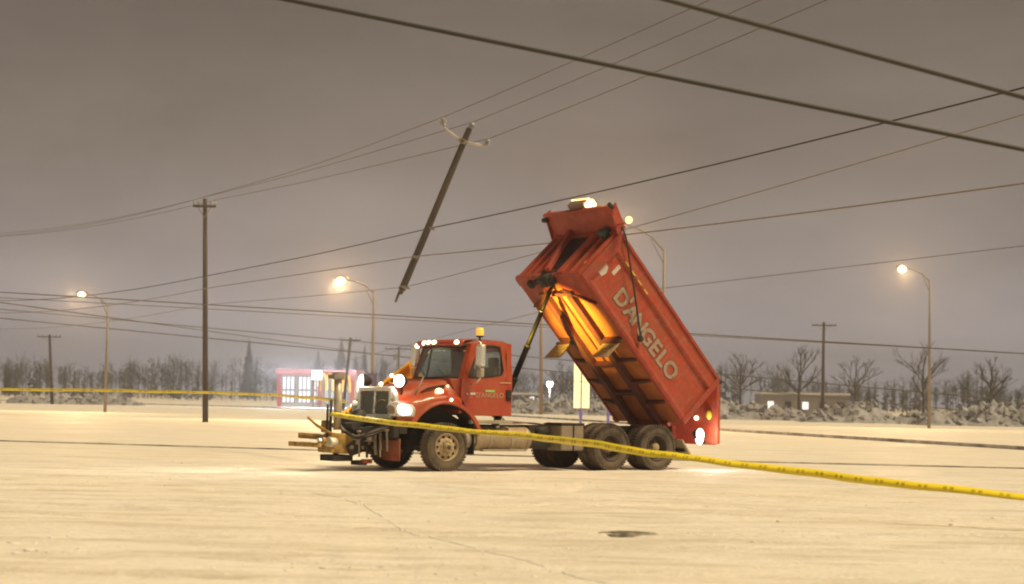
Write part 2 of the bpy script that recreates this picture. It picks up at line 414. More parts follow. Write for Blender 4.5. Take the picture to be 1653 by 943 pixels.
def make_ground():
    ys = [-80, -30, 0, 8, 12] + [14 + .11 * i for i in range(310)] + [48.5, 50, 52, 55, 60, 70, 85, 100, 130, 170, 220, 300, 450, 800, 1600, 4000]
    xs = [-3000, -800, -300, -120, -60, -35, -22, -17] + [-13.5 + .13 * i for i in range(208)] + [17, 22, 35, 60, 120, 300, 800, 3000]
    vs = []; fs = []; wear = []
    for y in ys:
        for x in xs:
            z, w = ground_z(x, y)
            vs.append((x, y, z)); wear.append(max(0.0, min(1.0, w)))
    nx = len(xs)
    for j in range(len(ys) - 1):
        for i in range(nx - 1): fs.append((j*nx+i, j*nx+i+1, (j+1)*nx+i+1, (j+1)*nx+i))
    me = bpy.data.meshes.new('ground'); me.from_pydata(vs, [], fs)
    me.polygons.foreach_set('use_smooth', [True] * len(fs))
    at_ = me.attributes.new('rut', 'FLOAT', 'POINT'); at_.data.foreach_set('value', wear)
    me.materials.append(ground_material())
    o = bpy.data.objects.new('ground', me); COL.objects.link(o)
    tag(o, 'packed cream snow covering the road and the lots', None, None, 'structure')
make_ground()

def kerb(name, pts, w, h, label):
    mb = MB()
    for a, b in zip(pts[:-1], pts[1:]):
        a, b = Vector(a), Vector(b)
        d = (b - a).normalized(); r = Vector((-d.y, d.x, 0)) * w / 2
        mb.hexa([a - r - Vector((0,0,.1)), b - r - Vector((0,0,.1)), b + r - Vector((0,0,.1)), a + r - Vector((0,0,.1)),
                 a - r + Vector((0,0,h)), b - r + Vector((0,0,h)), b + r + Vector((0,0,h*.8)), a + r + Vector((0,0,h*.8))])
    tag(mb.build(name, M_KERB, bevel=.02), label, None, None, 'structure')
kerb('kerb_near_side', [gx(-60, 62), gx(500, 57.5), gx(760, 55.5), gx(870, 55), gx(1140, 54), gx(1760, 52)], .18, .045, 'low snow covered kerb edge behind the truck')
kerb('kerb_far_side', [gx(-80, 330), gx(400, 260), gx(830, 190), gx(1000, 146), gx(1200, 112), gx(1800, 70)], .35, .15, 'dark kerb line across the far road')

# manhole cover in the snow
def manhole():
    c = at(1015, 862, 1); d = ray(1015, 862); k = -CAM_H / d.z; c = d * k + Vector((0, 0, CAM_H))
    t = empty('manhole_cover', (c.x, c.y, 0))
    tag(t, 'dark iron manhole cover showing through the snow of the foreground', 'manhole cover')
    MB().lathe([(.30, -.05), (.30, .012), (.27, .016), (.0001, .016)], 32).build('lid', M_IRON, t)
    MB().lathe([(.36, -.05), (.36, .010), (.305, .012), (.305, -.05)], 32).build('rim', M_IRON, t)
    mb = MB()
    for i in range(-3, 4):
        w = math.sqrt(max(.01, .25**2 - (i*.07)**2)); mb.box((-w, i*.07-.012, .0165), (w, i*.07+.012, .022))
    mb.build('tread_bars', M_IRON, t)
manhole()

def ground_at(px, py):
    d = ray(px, py); k = -CAM_H / d.z; return d * k + Vector((0, 0, CAM_H))
def smooth_pts(P, n=6):
    out = []
    for i in range(len(P) - 1):
        p0 = P[max(i-1, 0)]; p1 = P[i]; p2 = P[i+1]; p3 = P[min(i+2, len(P)-1)]
        for k in range(n):
            t = k / n
            out.append(.5 * ((2*p1) + (-p0+p2)*t + (2*p0-5*p1+4*p2-p3)*t*t + (-p0+3*p1-3*p2+p3)*t**3))
    out.append(P[-1]); return out
pp = [ground_at(x, y) for x, y in ((505, 797), (545, 803), (580, 814), (622, 836), (652, 856), (700, 870), (762, 884), (832, 902), (930, 931), (1010, 952), (1120, 985))]
pp = [Vector((q.x, q.y, ground_z(q.x, q.y)[0] - .006)) for q in smooth_pts(pp, 14)]
tag(MB().tube(pp, .016, 8).build('fallen_wire', mat('fallen_wire_grey', (0.70, 0.67, 0.66), rough=.9, var=.2, dirt=(.80, .76, .70), dirt_amt=.9, dscale=1.5)),
    'thin grey fallen wire snaking over the foreground snow', 'wire')

# ------------------------------------------------------------------ snow piles along the far edge
def snow_pile(px, D, w, dep, h, seed, label):
    c = gx(px, D); mb = MB(); vs = []; fs = []; nx, ny = 90, 20
    for j in range(ny + 1):
        for i in range(nx + 1):
            u = i / nx * 2 - 1; v = j / ny * 2 - 1
            env = max(0, 1 - u**4) * max(0, 1 - v * v)
            z = h * env * (.58 + .22 * noise.noise((u * 27 + seed, v * 9, 2)) + .75 * noise.noise((u * 3.1 + seed, v * 1.3, seed * 1.7)) + .28 * noise.noise((u * 11 + seed, v * 4, 1)))
            vs.append((u * w / 2, v * dep / 2 + .4 * noise.noise((u * 4, v, seed)), max(z, 0) - .04))
    for j in range(ny):
        for i in range(nx): fs.append((j*(nx+1)+i, j*(nx+1)+i+1, (j+1)*(nx+1)+i+1, (j+1)*(nx+1)+i))
    mb.add(vs, fs, True)
    R = random.Random(int(seed * 10))
    for k in range(230):
        q = vs[R.randrange(len(vs))]; r = R.uniform(.08, .26)
        if q[2] < .1 and R.random() < .6: continue
        c0 = Vector(q); Mr = Matrix.Rotation(R.uniform(0, 6.28), 4, (R.random(), R.random(), R.random() + .1))
        mb.hexa([c0 + Mr @ (Vector(p) * r * R.uniform(.7, 1.3)) for p in ((-1,-1,-1),(1,-1,-1),(1,1,-1),(-1,1,-1),(-1,-1,1),(1,-1,1),(1,1,1),(-1,1,1))])
    o = mb.build('snow_pile', M_SNOWB, recalc=False); o.location = c
    tag(o, label, 'snow pile', 'ploughed snow piles along the far road edge')
snow_pile(838, 232, 12, 5, 1.7, 2.1, 'small grey ploughed snow pile seen just behind the red cab')
snow_pile(905, 236, 15, 6, 2.6, 5.3, 'tall grey ploughed snow pile behind the pale twin panel sign')
snow_pile(1010, 228, 14, 6, 1.9, 8.2, 'grey ploughed snow pile behind the rear wheels of the dump truck')
snow_pile(1200, 205, 18, 6, 2.2, 11.4, 'grey ploughed snow pile to the right of the dump truck tailgate')
snow_pile(1430, 190, 17, 6, 2.0, 14.9, 'second grey ploughed snow pile right of the dump truck')
snow_pile(1610, 180, 15, 6, 2.5, 17.2, 'rightmost grey ploughed snow pile along the far road edge')
snow_pile(120, 255, 18, 6, 1.7, 20.2, 'leftmost grey ploughed snow pile left of the restaurant')

# ------------------------------------------------------------------ trees (far, bare or coniferous)
M_BARK = mat('dark_bark', (0.045, 0.036, 0.032), rough=.9, var=.2)
M_NEEDLE = mat('dark_needles', (0.030, 0.040, 0.030), rough=.9, var=.3)
def bare_tree(px, D, h, seed, label):
    R = random.Random(seed); c = gx(px, D)
    t = empty('bare_tree', c); tag(t, label, 'tree', 'bare winter trees beyond the far road')
    tr = MB(); cr = MB()
    tr.tube([(0, 0, -.2), (.05*h*R.uniform(-.4, .4), 0, h*.25), (.06*h*R.uniform(-.4, .4), 0, h*.5)], [h*.022, h*.016, h*.011], 6)
    def branch(p, d, l, r, lev):
        q = p + d * l
        cr.tube([p, (p + q) / 2 + Vector((R.uniform(-.05, .05), R.uniform(-.05, .05), .03)) * l, q], [r, r*.8, r*.55], 3 if lev > 1 else 4, False)
        if lev >= 4: return
        for k in range(3 if lev < 3 else 4):
            nd = (d + Vector((R.uniform(-.8, .8), R.uniform(-.8, .8), R.uniform(-.15, .7)))).normalized()
            branch(p + d * l * R.uniform(.45, 1.0), nd, l * R.uniform(.5, .75), max(r * .55, .018), lev + 1)
    for k in range(7):
        a = k * 2.4 + R.uniform(-.4, .4); z = h * R.uniform(.22, .5)
        d = Vector((math.cos(a) * .75, math.sin(a) * .75, R.uniform(.45, 1.1))).normalized()
        branch(Vector((0, 0, z)), d, h * R.uniform(.2, .3), h * .009, 1)
    branch(Vector((0, 0, h*.48)), Vector((.05, 0, 1)), h * .25, h * .010, 1)
    tr.build('trunk', M_BARK, t, recalc=False); cr.build('crown', M_BARK, t, recalc=False)
def conifer(px, D, h, seed, label):
    R = random.Random(seed); c = gx(px, D)
    t = empty('conifer_tree', c); tag(t, label, 'tree', 'conifers standing behind the restaurant')
    MB().tube([(0, 0, -.2), (0, 0, h*.96)], [h*.02, .02], 6).build('trunk', M_BARK, t)
    wid = R.uniform(.15, .27); cr = MB(); n = int(h * 34)
    for k in range(n):
        z = h * (.08 + .9 * (k / n)); rr = h * wid * (1 - z / h) ** .8 * R.uniform(.6, 1.12)
        a = R.uniform(0, 6.283); d = Vector((math.cos(a), math.sin(a), 0)); s = Vector((-d.y, d.x, 0))
        tip = d * rr + Vector((0, 0, z - rr * .28)); root = Vector((0, 0, z)) + d * .05; w = max(.12, rr * .28)
        cr.add([root, root.lerp(tip, .55) + s * w, tip, root.lerp(tip, .55) - s * w - Vector((0, 0, w * .5))], [(0, 1, 2), (0, 2, 3)])
    cr.build('crown', M_NEEDLE, t, recalc=False)
for k, (px, D, h, lab) in enumerate([
        (549, 720, 24, 'faint pointed conifer rising left of the leaning utility pole'),
        (512, 800, 21, 'faint conifer above the bright left window of the restaurant'),
        (573, 780, 19, 'short faint conifer just right of the leaning utility pole'),
        (587, 720, 22, 'faint conifer just left of the lit street lamp post'),
        (616, 700, 17, 'small faint conifer between lamp post and crossarm pole'),
        (400, 720, 23, 'faint tall conifer just left of the restaurant'),
        ]):
    conifer(px, D, h, 40 + k, lab)
for k, (px, D, h, lab) in enumerate([
        (907, 262, 7.2, 'bare tree behind the pale twin panel sign'),
        (889, 275, 5.6, 'bare tree under the distant white floodlight'),
        (924, 250, 6.4, 'bare tree tucked between twin sign and raised dump body'),
        (846, 300, 6.0, 'small bare tree seen just behind the red cab'),
        (960, 270, 7.5, 'bare tree seen below the raised dump body'),
        (1195, 250, 9.0, 'bare tree just right of the dump truck tailgate'),
        (1290, 265, 11.0, 'tallest bare tree right of the dump truck'),
        (1380, 245, 8.5, 'bare tree above the second snow pile on the right'),
        (1490, 260, 10.5, 'bare tree between the two rightmost snow piles'),
        (1600, 250, 9.5, 'rightmost bare tree near the picture edge')]):
    bare_tree(px, D, h, 70 + k, lab)

def treeline():
    R = random.Random(21); mb = MB()
    for k in range(560):
        px = R.uniform(-60, 1720); D = R.uniform(520, 860); c = gx(px, D)
        dens = noise.noise((px * .012, 3.3, 0))
        if 500 < px < 690 and R.random() < .35: continue
        h = (7 + 6 * R.random() + 6 * dens) * D / 600
        if h < 3: continue
        con = R.random() < .45
        mb.tube([c + Vector((0, 0, -.2)), c + Vector((0, 0, h * .95))], [.16, .04], 3, False, False)
        n = 26 if con else 34
        for j in range(n):
            a = R.uniform(0, 6.283); d = Vector((math.cos(a), math.sin(a), 0)); sd = Vector((-d.y, d.x, 0))
            if con:
                z = h * (.12 + .86 * j / n); rr = h * .2 * (1 - z / h) ** .8 * R.uniform(.6, 1.1) + .1
                tip = c + d * rr + Vector((0, 0, z - rr * .3)); root = c + Vector((0, 0, z)); w = rr * .4
                mb.add([root, root.lerp(tip, .6) + sd * w, tip, root.lerp(tip, .6) - sd * w - Vector((0, 0, w))], [(0, 1, 2), (0, 2, 3)])
            else:
                z = h * R.uniform(.3, .8); l = h * R.uniform(.14, .34)
                p = c + Vector((0, 0, z)); q = p + (d * .8 + Vector((0, 0, R.uniform(.3, 1.1)))).normalized() * l
                mb.add([p - sd * .10, p + sd * .10, q], [(0, 1, 2)])
                for m_ in range(3):
                    e = p.lerp(q, R.uniform(.4, .9)); f = e + Vector((R.uniform(-1, 1), R.uniform(-1, 1), R.uniform(.1, 1))).normalized() * l * .45
                    mb.add([e + Vector((-.06, 0, 0)), e + Vector((.06, 0, 0)), f], [(0, 1, 2)])
    o = mb.build('treeline', M_NEEDLE, recalc=False)
    tag(o, 'hazy far off wood of mixed trees along the horizon', None, None, 'stuff')
treeline()
def snow_clumps():
    R = random.Random(8); mb = MB(); t = (1 + 5 ** .5) / 2
    iv = [Vector(v).normalized() for v in ((-1,t,0),(1,t,0),(-1,-t,0),(1,-t,0),(0,-1,t),(0,1,t),(0,-1,-t),(0,1,-t),(t,0,-1),(t,0,1),(-t,0,-1),(-t,0,1))]
    jf = [(0,11,5),(0,5,1),(0,1,7),(0,7,10),(0,10,11),(1,5,9),(5,11,4),(11,10,2),(10,7,6),(7,1,8),(3,9,4),(3,4,2),(3,2,6),(3,6,8),(3,8,9),(4,9,5),(2,4,11),(6,2,10),(8,6,7),(9,8,1)]
    for k in range(1500):
        y = 15 + 32 * R.random() ** 1.3; x = R.uniform(-.27, .27) * y * 1.05
        if noise.noise((x * .5, y * .35, 9)) + R.uniform(-.25, .25) < .02: continue
        s = R.uniform(.006, .020) * (1 + (R.random() < .05) * 1.2); c = Vector((x, y, -.004))
        sx, sy, sz = R.uniform(.8, 2.2), R.uniform(.8, 1.6), R.uniform(.35, .7)
        mb.add([c + Vector((v.x * s * sx, v.y * s * sy, v.z * s * sz)) * R.uniform(.8, 1.15) for v in iv], jf, True)
    o = mb.build('snow_crumbs', mat('crumbled_snow', (.80, .76, .70), rough=.9, var=.15, scale=3), recalc=False)
    tag(o, 'small crumbs of packed snow scattered over the road', None, None, 'stuff')
snow_clumps()

# ------------------------------------------------------------------ poles, lamps and signs in the background
def street_lamp(px, D, top_py, arm_dx, arm_rise, label, lit=1500, sign=False, head_glow=1.0):
    base = gx(px, D); top = at(px, top_py, D).z
    t = empty('street_lamp', base); tag(t, label, 'street lamp', 'tall cobra head street lamps')
    MB().tube([(0, 0, 0), (0, 0, top * .5), (0, 0, top)], [.13, .105, .075], 12).build('pole', M_GALV, t)
    MB().tube([(0, 0, top - .15), (arm_dx * .3, 0, top + arm_rise * .48), (arm_dx * .62, 0, top + arm_rise * .80), (arm_dx, 0, top + arm_rise)], [.05, .045, .04, .035], 8).build('arm', M_GALV, t)
    MB().tube([(0, 0, top - .95), (arm_dx * .32, 0, top + arm_rise * .42)], .028, 6).build('arm_brace', M_GALV, t)
    hx, hz = arm_dx * 1.12, top + arm_rise
    MB().lathe([(.001, -.45), (.13, -.40), (.19, -.1), (.17, .25), (.09, .45), (.001, .46)], 14, 'X', (hx, 0, hz + .05)).build('lamp_head', M_GALV, t)
    MB().sphere((hx - .02, -.02, hz - .10), .30, 14, 10, (1.05, .95, .8)).build('lens', emis('sodium_lamp_glow', (1.0, .78, .42), 7.0), t)
    l = lamp('sodium_bulb', 'SPOT', (hx - .1, -.5, hz - .30), lit, (1.0, .62, .28), t, .25, (hx - 1.5, -8, hz - 6.0), 128, .5)
    if sign:
        MB().box((-.28, -.20, 1.95), (.34, -.17, 3.15)).build('pole_sign', mat('dark_violet_sign', (.06, .05, .16), rough=.5, var=.1), t, bevel=.03)
street_lamp(600, 130, 470, -1.95, .75, 'lit orange street lamp on tall post behind the truck bonnet', 11000, True)
street_lamp(1069, 120, 402, -2.6, 1.5, 'tall street lamp rising behind the raised dump body', 8000)
street_lamp(1500, 150, 452, -1.9, .9, 'street lamp standing alone right of the dump truck', 7000)
street_lamp(170, 160, 492, -1.9, .9, 'leftmost street lamp beside the restaurant car park', 7000)

def wood_pole(px0, py0, px1, py1, D, r, label, arm=0, can=False, m=None, arm_py=None):
    a = at(px1, py1, D); b = at(px0, py0, D); d = (a - b)
    k = a.z / d.z if d.z else 0
    foot = a - d * k
    t = empty('utility_pole', foot); tag(t, label, 'utility pole', 'standing utility poles in the distance')
    top = b - foot
    MB().tube([Vector((0, 0, -.2)), top * .5, top], [r, r * .85, r * .7], 10).build('shaft', m or M_WOOD, t)
    if arm:
        c = top * .965
        MB().beam(c + Vector((-arm/2, -.2, 0)), c + Vector((arm/2, -.2, 0)), .12, .14).build('crossarm', M_WOOD, t)
        for s in (-.47, -.28, .28, .47):
            MB().lathe([(.03, 0), (.03, .1), (.07, .12), (.05, .25), (.001, .28)], 8, 'Z', c + Vector((arm*s, -.2, .07))).build('insulator', M_PORC, t)
        for s in (-1, 1):
            MB().beam(c + Vector((s*arm*.3, -.22, -.05)), c + Vector((0, -.12, -.65)), .04, .04).build('arm_brace', M_GALV, t)
    if can:
        c = top * .86
        MB().lathe([(.24, -.45), (.26, -.4), (.26, .35), (.2, .42), (.001, .45)], 14, 'Z', c + Vector((-.45, -.1, -.2))).build('transformer', M_GALV, t)
    return foot, top
wood_pole(566, 545, 556, 640, 240, .22, 'leaning wooden utility pole in front of the restaurant', 2.6)
wood_pole(644, 560, 641, 640, 280, .22, 'utility pole with crossarm and transformer left of the cab', 3.9, True)
wood_pole(873.5, 496, 873.5, 640, 225, .24, 'tall bare post standing between cab and hoist cylinder', 0, False, mat('post_lit_wood', (.30, .20, .13), rough=.8, var=.15))  # orange lamp light on this post is put into its paler wood colour
wood_pole(1330, 520, 1328, 640, 240, .22, 'utility pole with crossarm among the right bare trees', 3.0)
wood_pole(80, 540, 84, 640, 250, .22, 'leftmost utility pole with crossarm near the picture edge', 3.0)

def twin_sign():
    D = 112; p = gx(938, D)
    M_PANEL = mat('pale_yellow_panel', (.78, .66, .36), rough=.5, emit=(1.0, .88, .52), estr=.95)  # emission paints in the bright reflection off the panels
    M_POST = mat('violet_blue_post', (.16, .14, .60), rough=.45, var=.1)
    t = empty('panel_sign', p); tag(t, 'pale yellow reflective twin panel sign on a violet post', 'sign')
    z0 = at(938, 659, D).z; z1 = at(938, 577, D).z; zm = at(938, 616, D).z
    for s, w in ((-1, .40), (1, .44)):
        for a, b in ((z0, zm - .012), (zm + .012, z1)):
            x0, x1 = (-.03 - w, -.03) if s < 0 else (.03, .03 + w)
            MB().box((x0, -.04, a), (x1, .02, b)).build('panel', M_PANEL, t, bevel=.035)
    MB().box((-.028, -.02, z0 + .06), (.028, .05, z1)).build('divider', M_BLACK, t)
    MB().tube([(0, .1, -.1), (0, .1, z1 - .1)], .085, 10).build('post', M_POST, t)
    q = gx(982, D + 2); t2 = empty('marker_post', q)
    tag(t2, 'slim violet blue marker post under the raised dump body', 'post')
    MB().tube([(0, 0, -.1), (0, 0, at(982, 640, D + 2).z)], .09, 10).build('shaft', M_POST, t2)
    MB().lathe([(.1, 0), (.11, .03), (.08, .09), (.001, .1)], 10, 'Z', (0, 0, at(982, 640, D + 2).z)).build('cap', M_POST, t2)
twin_sign()
wood_pole(331, 321, 331.5, 640, 112, .17, 'tall utility pole carrying the wires left of the restaurant', 1.3)

def floodlight():
    D = 300; p = gx(887, D); z = at(887, 621, D).z
    t = empty('floodlight_mast', p); tag(t, 'distant white floodlight glaring over the bare trees', 'floodlight')
    MB().tube([(0, 0, -.1), (0, 0, z)], [.12, .08], 8).build('mast', M_GALV, t)
    MB().box((-.5, -.35, z - .35), (.5, .1, z + .45)).build('lamp_housing', M_GALV, t, bevel=.08)
    MB().lathe([(.48, -.40), (.40, -.46), (.001, -.48)], 16, 'Y', (0, 0, z + .05)).build('lens', emis('white_flood_glow', (.86, .93, 1.0), 8.0), t)
    lamp('flood_bulb', 'POINT', (0, -1.0, z), 3000, (.85, .92, 1.0), t, .3)
floodlight()

def far_building(px0, px1, py, D, label, lights):
    a = gx(px0, D); b = gx(px1, D); z = at((px0 + px1) / 2, py, D).z
    t = empty('distant_building', (a + b) / 2); tag(t, label, 'building')
    w = (b - a).length / 2
    MB().box((-w, 0, -.1), (w, 9, z - .3)).build('wall', mat('far_wall_grey', (.24, .22, .22), rough=.9, var=.1), t)
    MB().box((-w - .2, -.2, z - .3), (w + .2, 9.2, z)).build('roof', mat('far_roof_snow', (.6, .58, .56), rough=.9), t)
    R = random.Random(int(px0)); n = 5
    for k in range(n):
        x = -w + (k + .5) * 2 * w / n
        f = MB().box((x - .55, -.06, .9), (x + .55, -.02, 2.2)).build('window', M_GREY, t)
        MB().box((x - .47, -.09, .98), (x + .47, -.065, 2.12)).build('pane', emis('far_window_glow', (.95, .95, 1.0), .9) if k in lights else M_INT, f)
    MB().box((w * .86 - .5, -.06, 0), (w * .86 + .45, -.03, 2.1)).build('door', M_BLACK, t)
far_building(828, 872, 634, 290, 'low grey building far behind the cab and hoist', (1, 3))
far_building(1230, 1370, 634, 300, 'long low building behind the right bare trees', (0, 2))

# ------------------------------------------------------------------ restaurant
def restaurant():
    D = 280
    c = gx(540, D)
    X = lambda px: gx(px, D).x - c.x
    t = empty('restaurant', c); tag(t, 'brightly lit fast food restaurant with red fascia and arches', 'restaurant')
    zr = at(540, 597, D).z; zf = zr - .75
    M_RED = mat('restaurant_red', (.36, .065, .05), rough=.5, var=.1, emit=(1, .3, .25), estr=.06)  # weak emission paints a lit look onto the red fascia and pillars
    M_WALL = mat('restaurant_wall', (.55, .52, .50), rough=.8, var=.08)
    E_WIN = emis('restaurant_window_glow', (.95, .96, 1.0), 1.05, (.2, .2, .22))
    E_SIGN = emis('lit_white_board', (1.0, 1.0, 1.0), 1.8)
    M_MULL = mat('window_mullion', (.20, .22, .25), rough=.5)
    M_ARCH = emis('arch_yellow_glow', (1.0, .50, .06), .95, (.6, .35, .05))
    xa, xb = X(448), X(572)
    MB().box((xa, .25, -.1), (xb, 14, zf)).build('wall', M_WALL, t)
    MB().box((xa - .3, -.3, zf), (xb + .3, 14.3, zr)).build('roof', M_RED, t, bevel=.05)
    MB().box((X(551), 2, zr), (X(556), 3, zr + .45)).build('roof_vent', M_GREY, t)
    # windows: each bay its own frame and pane
    bays = [(454, 476), (480, 502), (505, 519), (523, 531), (533, 541), (544, 553), (555, 562)]
    for a, b in bays:
        f = MB().box((X(a), .10, .55), (X(b), .24, zf - .25)).build('window', M_MULL, t)
        nb = 3 if b - a > 12 else 2
        for k in range(nb):
            u0 = X(a) + .17 + (X(b) - X(a) - .17) * k / nb; u1 = X(a) + (X(b) - X(a) - .17) * (k + 1) / nb
            MB().box((u0, .05, .68), (u1, .095, (zf) * .50)).build('pane', E_WIN, f)
            MB().box((u0, .05, zf * .52 + .12), (u1, .095, zf - .35)).build('pane', E_WIN, f)
    for a, b, z0, z1 in ((512, 520, .3, 3.0), (565, 572, 0, zf), (447, 453, 0, zf)):
        MB().box((X(a), -.12, z0), (X(b), .04, z1)).build('red_pillar', M_RED, t, bevel=.04)
    d = MB().box((X(541.5), .0, 0), (X(549), .085, 2.3)).build('door', M_MULL, t)
    MB().box((X(542.5), -.04, .15), (X(545), -.005, 2.15)).build('pane', E_WIN, d)
    MB().box((X(545.6), -.04, .15), (X(548), -.005, 2.15)).build('pane', E_WIN, d)
    # golden arches on the facade
    def arches(px, zb, h, w):
        mb = MB(); cx = X(px)
        for sgn in (-1, 1):
            pts = []
            for k in range(13):
                a = math.pi * k / 12
                pts.append(Vector((cx + sgn * w / 4 - math.cos(a) * w / 4, -.42, zb + h * math.sin(a) ** .62)))
            mb.tube(pts, .16, 6)
        mb.build('arch_logo', M_ARCH, t)
    arches(527, zr - 3.0, 2.4, 1.9); arches(554, zr - 3.1, 2.4, 1.9)
    # the lit white boards outside
    def board(px0, px1, pyt, pyb, D2, label):
        a = gx(px0, D2); b = gx(px1, D2); q = empty('lit_menu_board', (a + b) / 2)
        tag(q, label, 'menu board'); w = (b - a).length / 2
        z1, z0 = at(px0, pyt, D2).z, max(.55, at(px0, pyb, D2).z)
        MB().box((-w, -.1, z0), (w, .15, z1)).build('face', E_SIGN, q, bevel=.04)
        MB().box((-w - .08, -.05, z0 - .08), (w + .08, .2, z1 + .08)).build('surround', M_MULL, q)
        for u in (-.6, .6): MB().box((w*u - .08, 0, -.1), (w*u + .08, .1, z0)).build('leg', M_GREY, q)
    board(502, 519, 599, 613, 262, 'glaring white lit board over the restaurant window at left')
    board(576, 589, 615, 634, 262, 'glaring white lit board between restaurant and truck grille')
    lamp('restaurant_light', 'AREA', (X(505), -5.0, zf + .6), 9000, (.80, .90, 1.0), t, .5)
    l = bpy.data.objects['restaurant_light']; l.data.shape = 'RECTANGLE'; l.data.size = 14; l.data.size_y = 1.0; l.rotation_euler = (rad(-42), 0, 0)
restaurant()

# ------------------------------------------------------------------ overhead wires and the hanging broken pole
def wire(name, pts, r, m, label, sag=0.0, group=None, cat='wire'):
    P = [at(*p) for p in pts]; out = []
    for a, b in zip(P[:-1], P[1:]):
        n = 14
        for k in range(n):
            t = k / n; q = a.lerp(b, t); q.z -= sag * 4 * t * (1 - t); out.append(q)
    out.append(P[-1])
    tag(MB().tube(out, r, 6).build(name, m), label, cat, group)
def ext(p, q, px):      # run the straight line p->q (px, py, D) on to image column px
    A, B = at(*p), at(*q)
    # project to image along the world line: search the parameter
    lo, hi = 0.0, 80.0
    def col(t):
        w = A.lerp(B, t) - Vector((0, 0, CAM_H)); d = w.y * math.cos(PITCH) + w.z * math.sin(PITCH)
        return PW / 2 + F_PX * w.x / d
    if px > col(0):
        for _ in range(50):
            mid = (lo + hi) / 2
            w = A.lerp(B, mid)
            if w.y < 2 or col(mid) > px: hi = mid
            else: lo = mid
    else:
        for _ in range(50):
            mid = (lo + hi) / 2
            if col(mid) < px: hi = mid
            else: lo = mid
    return A.lerp(B, lo)
def wire3(left, mid, right, r, m, label, group, name='power_line', sag=.12, pole=None, rx=1690):
    c = ext(mid, right, rx); b = at(*mid)
    out = []
    nodes = [at(-45, pole[1] + (60 if pole[1] < 400 else 38), 152), at(*pole), at(*left), b]
    sp = smooth_pts(nodes[1:], 16)
    for k in range(16):
        t = k / 16; w = nodes[0].lerp(nodes[1], t); w.z -= .5 * 4 * t * (1 - t); out.append(w)
    out += sp[:-1]
    for k in range(24):
        t = k / 24; w = b.lerp(c, t); w.z -= sag * 4 * t * (1 - t); out.append(w)
    out.append(c)
    tag(MB().tube(out, r, 6).build(name, m), label, 'wire', group)
G1 = 'wires carrying the hanging broken pole'
PD = 80
wire3((504, 267, 96), (716, 189, PD), (1110, 10, 60), .015, M_WIRE, 'thin conductor on the left insulator of the hanging broken pole', G1, pole=(316, 322, 112))
wire3((504, 274, 96), (764, 197, PD - .2), (1143, 31, 59), .015, M_WIRE, 'thin conductor on the topmost insulator of the hanging broken pole', G1, pole=(331, 318, 112))
wire3((504, 291, 95), (789, 224, PD - .5), (1143, 75, 59), .015, M_WIRE, 'thin conductor on the right insulator of the hanging broken pole', G1, pole=(347, 323, 112))
wire3((504, 412, 96), (697, 368, PD - .25), (1143, 262, 58), .024, M_CABLE, 'dark cable clamped halfway down the hanging broken pole', G1, 'overhead_cable', pole=(331, 446, 111.7))
wire3((504, 440, 96), (669, 414, PD - .25), (1143, 357, 58), .024, M_CABLEL, 'pale cable crossing the lower part of the hanging broken pole', G1, 'overhead_cable', pole=(331, 466, 111.7))
wire3((504, 478, 95), (656, 463, PD - .25), (885, 399, 66), .016, M_CABLEL, 'pale cable held at the broken foot of the hanging pole', G1, 'overhead_cable', pole=(331, 492, 111.7))
G2 = 'heavy dark cables close overhead'
def wire2(a, b, r, m, label, group, name='overhead_cable', sag=.0, lx=-30, rx=1690):
    p = ext(b, a, lx); q = ext(a, b, rx); out = []
    for k in range(33):
        t = k / 32; w = p.lerp(q, t); w.z -= sag * 4 * t * (1 - t); out.append(w)
    tag(MB().tube(out, r, 8).build(name, m), label, 'wire', group)
wire2((504, 8, 22), (1143, 138, 22), .026, M_CABLE, 'heavy black cable slanting across the whole top of the sky', G2, sag=-.0)
wire2((1070, -2, 19), (1143, 18, 19.2), .026, M_CABLE, 'heavy black cable cutting the upper right corner of the sky', G2, lx=700)
G3 = 'faint distant wires low over the horizon'
wire2((504, 502, 118), (870, 524, 112), .03, M_WIRE, 'upper of two faint wires crossing behind the street lamp post', G3, 'power_line')
wire2((504, 508, 122), (870, 528, 116), .02, M_WIRE, 'lower of two faint wires crossing behind the street lamp post', G3, 'power_line')
wire2((504, 562, 200), (650, 576, 200), .05, M_WIRE, 'faint wire passing behind the leaning utility pole', G3, 'power_line')
wire2((566, 550, 239.5), (644, 563, 279.5), .035, M_WIRE, 'faint wire joining leaning pole and crossarm pole', G3, 'power_line', sag=1.2)
wire2((644, 561, 280), (873, 503, 225), .035, M_WIRE, 'faint wire rising from crossarm pole to the tall bare post', G3, 'power_line', rx=873.5)
wire2((830, 574, 226), (930, 583, 224), .05, M_WIRE, 'faint wire between cab and raised dump body', G3, 'power_line')
wire2((1075, 465, 140), (1143, 457, 138), .025, M_WIRE, 'faint wire in the sky right of the raised dump body', G3, 'power_line', lx=900)

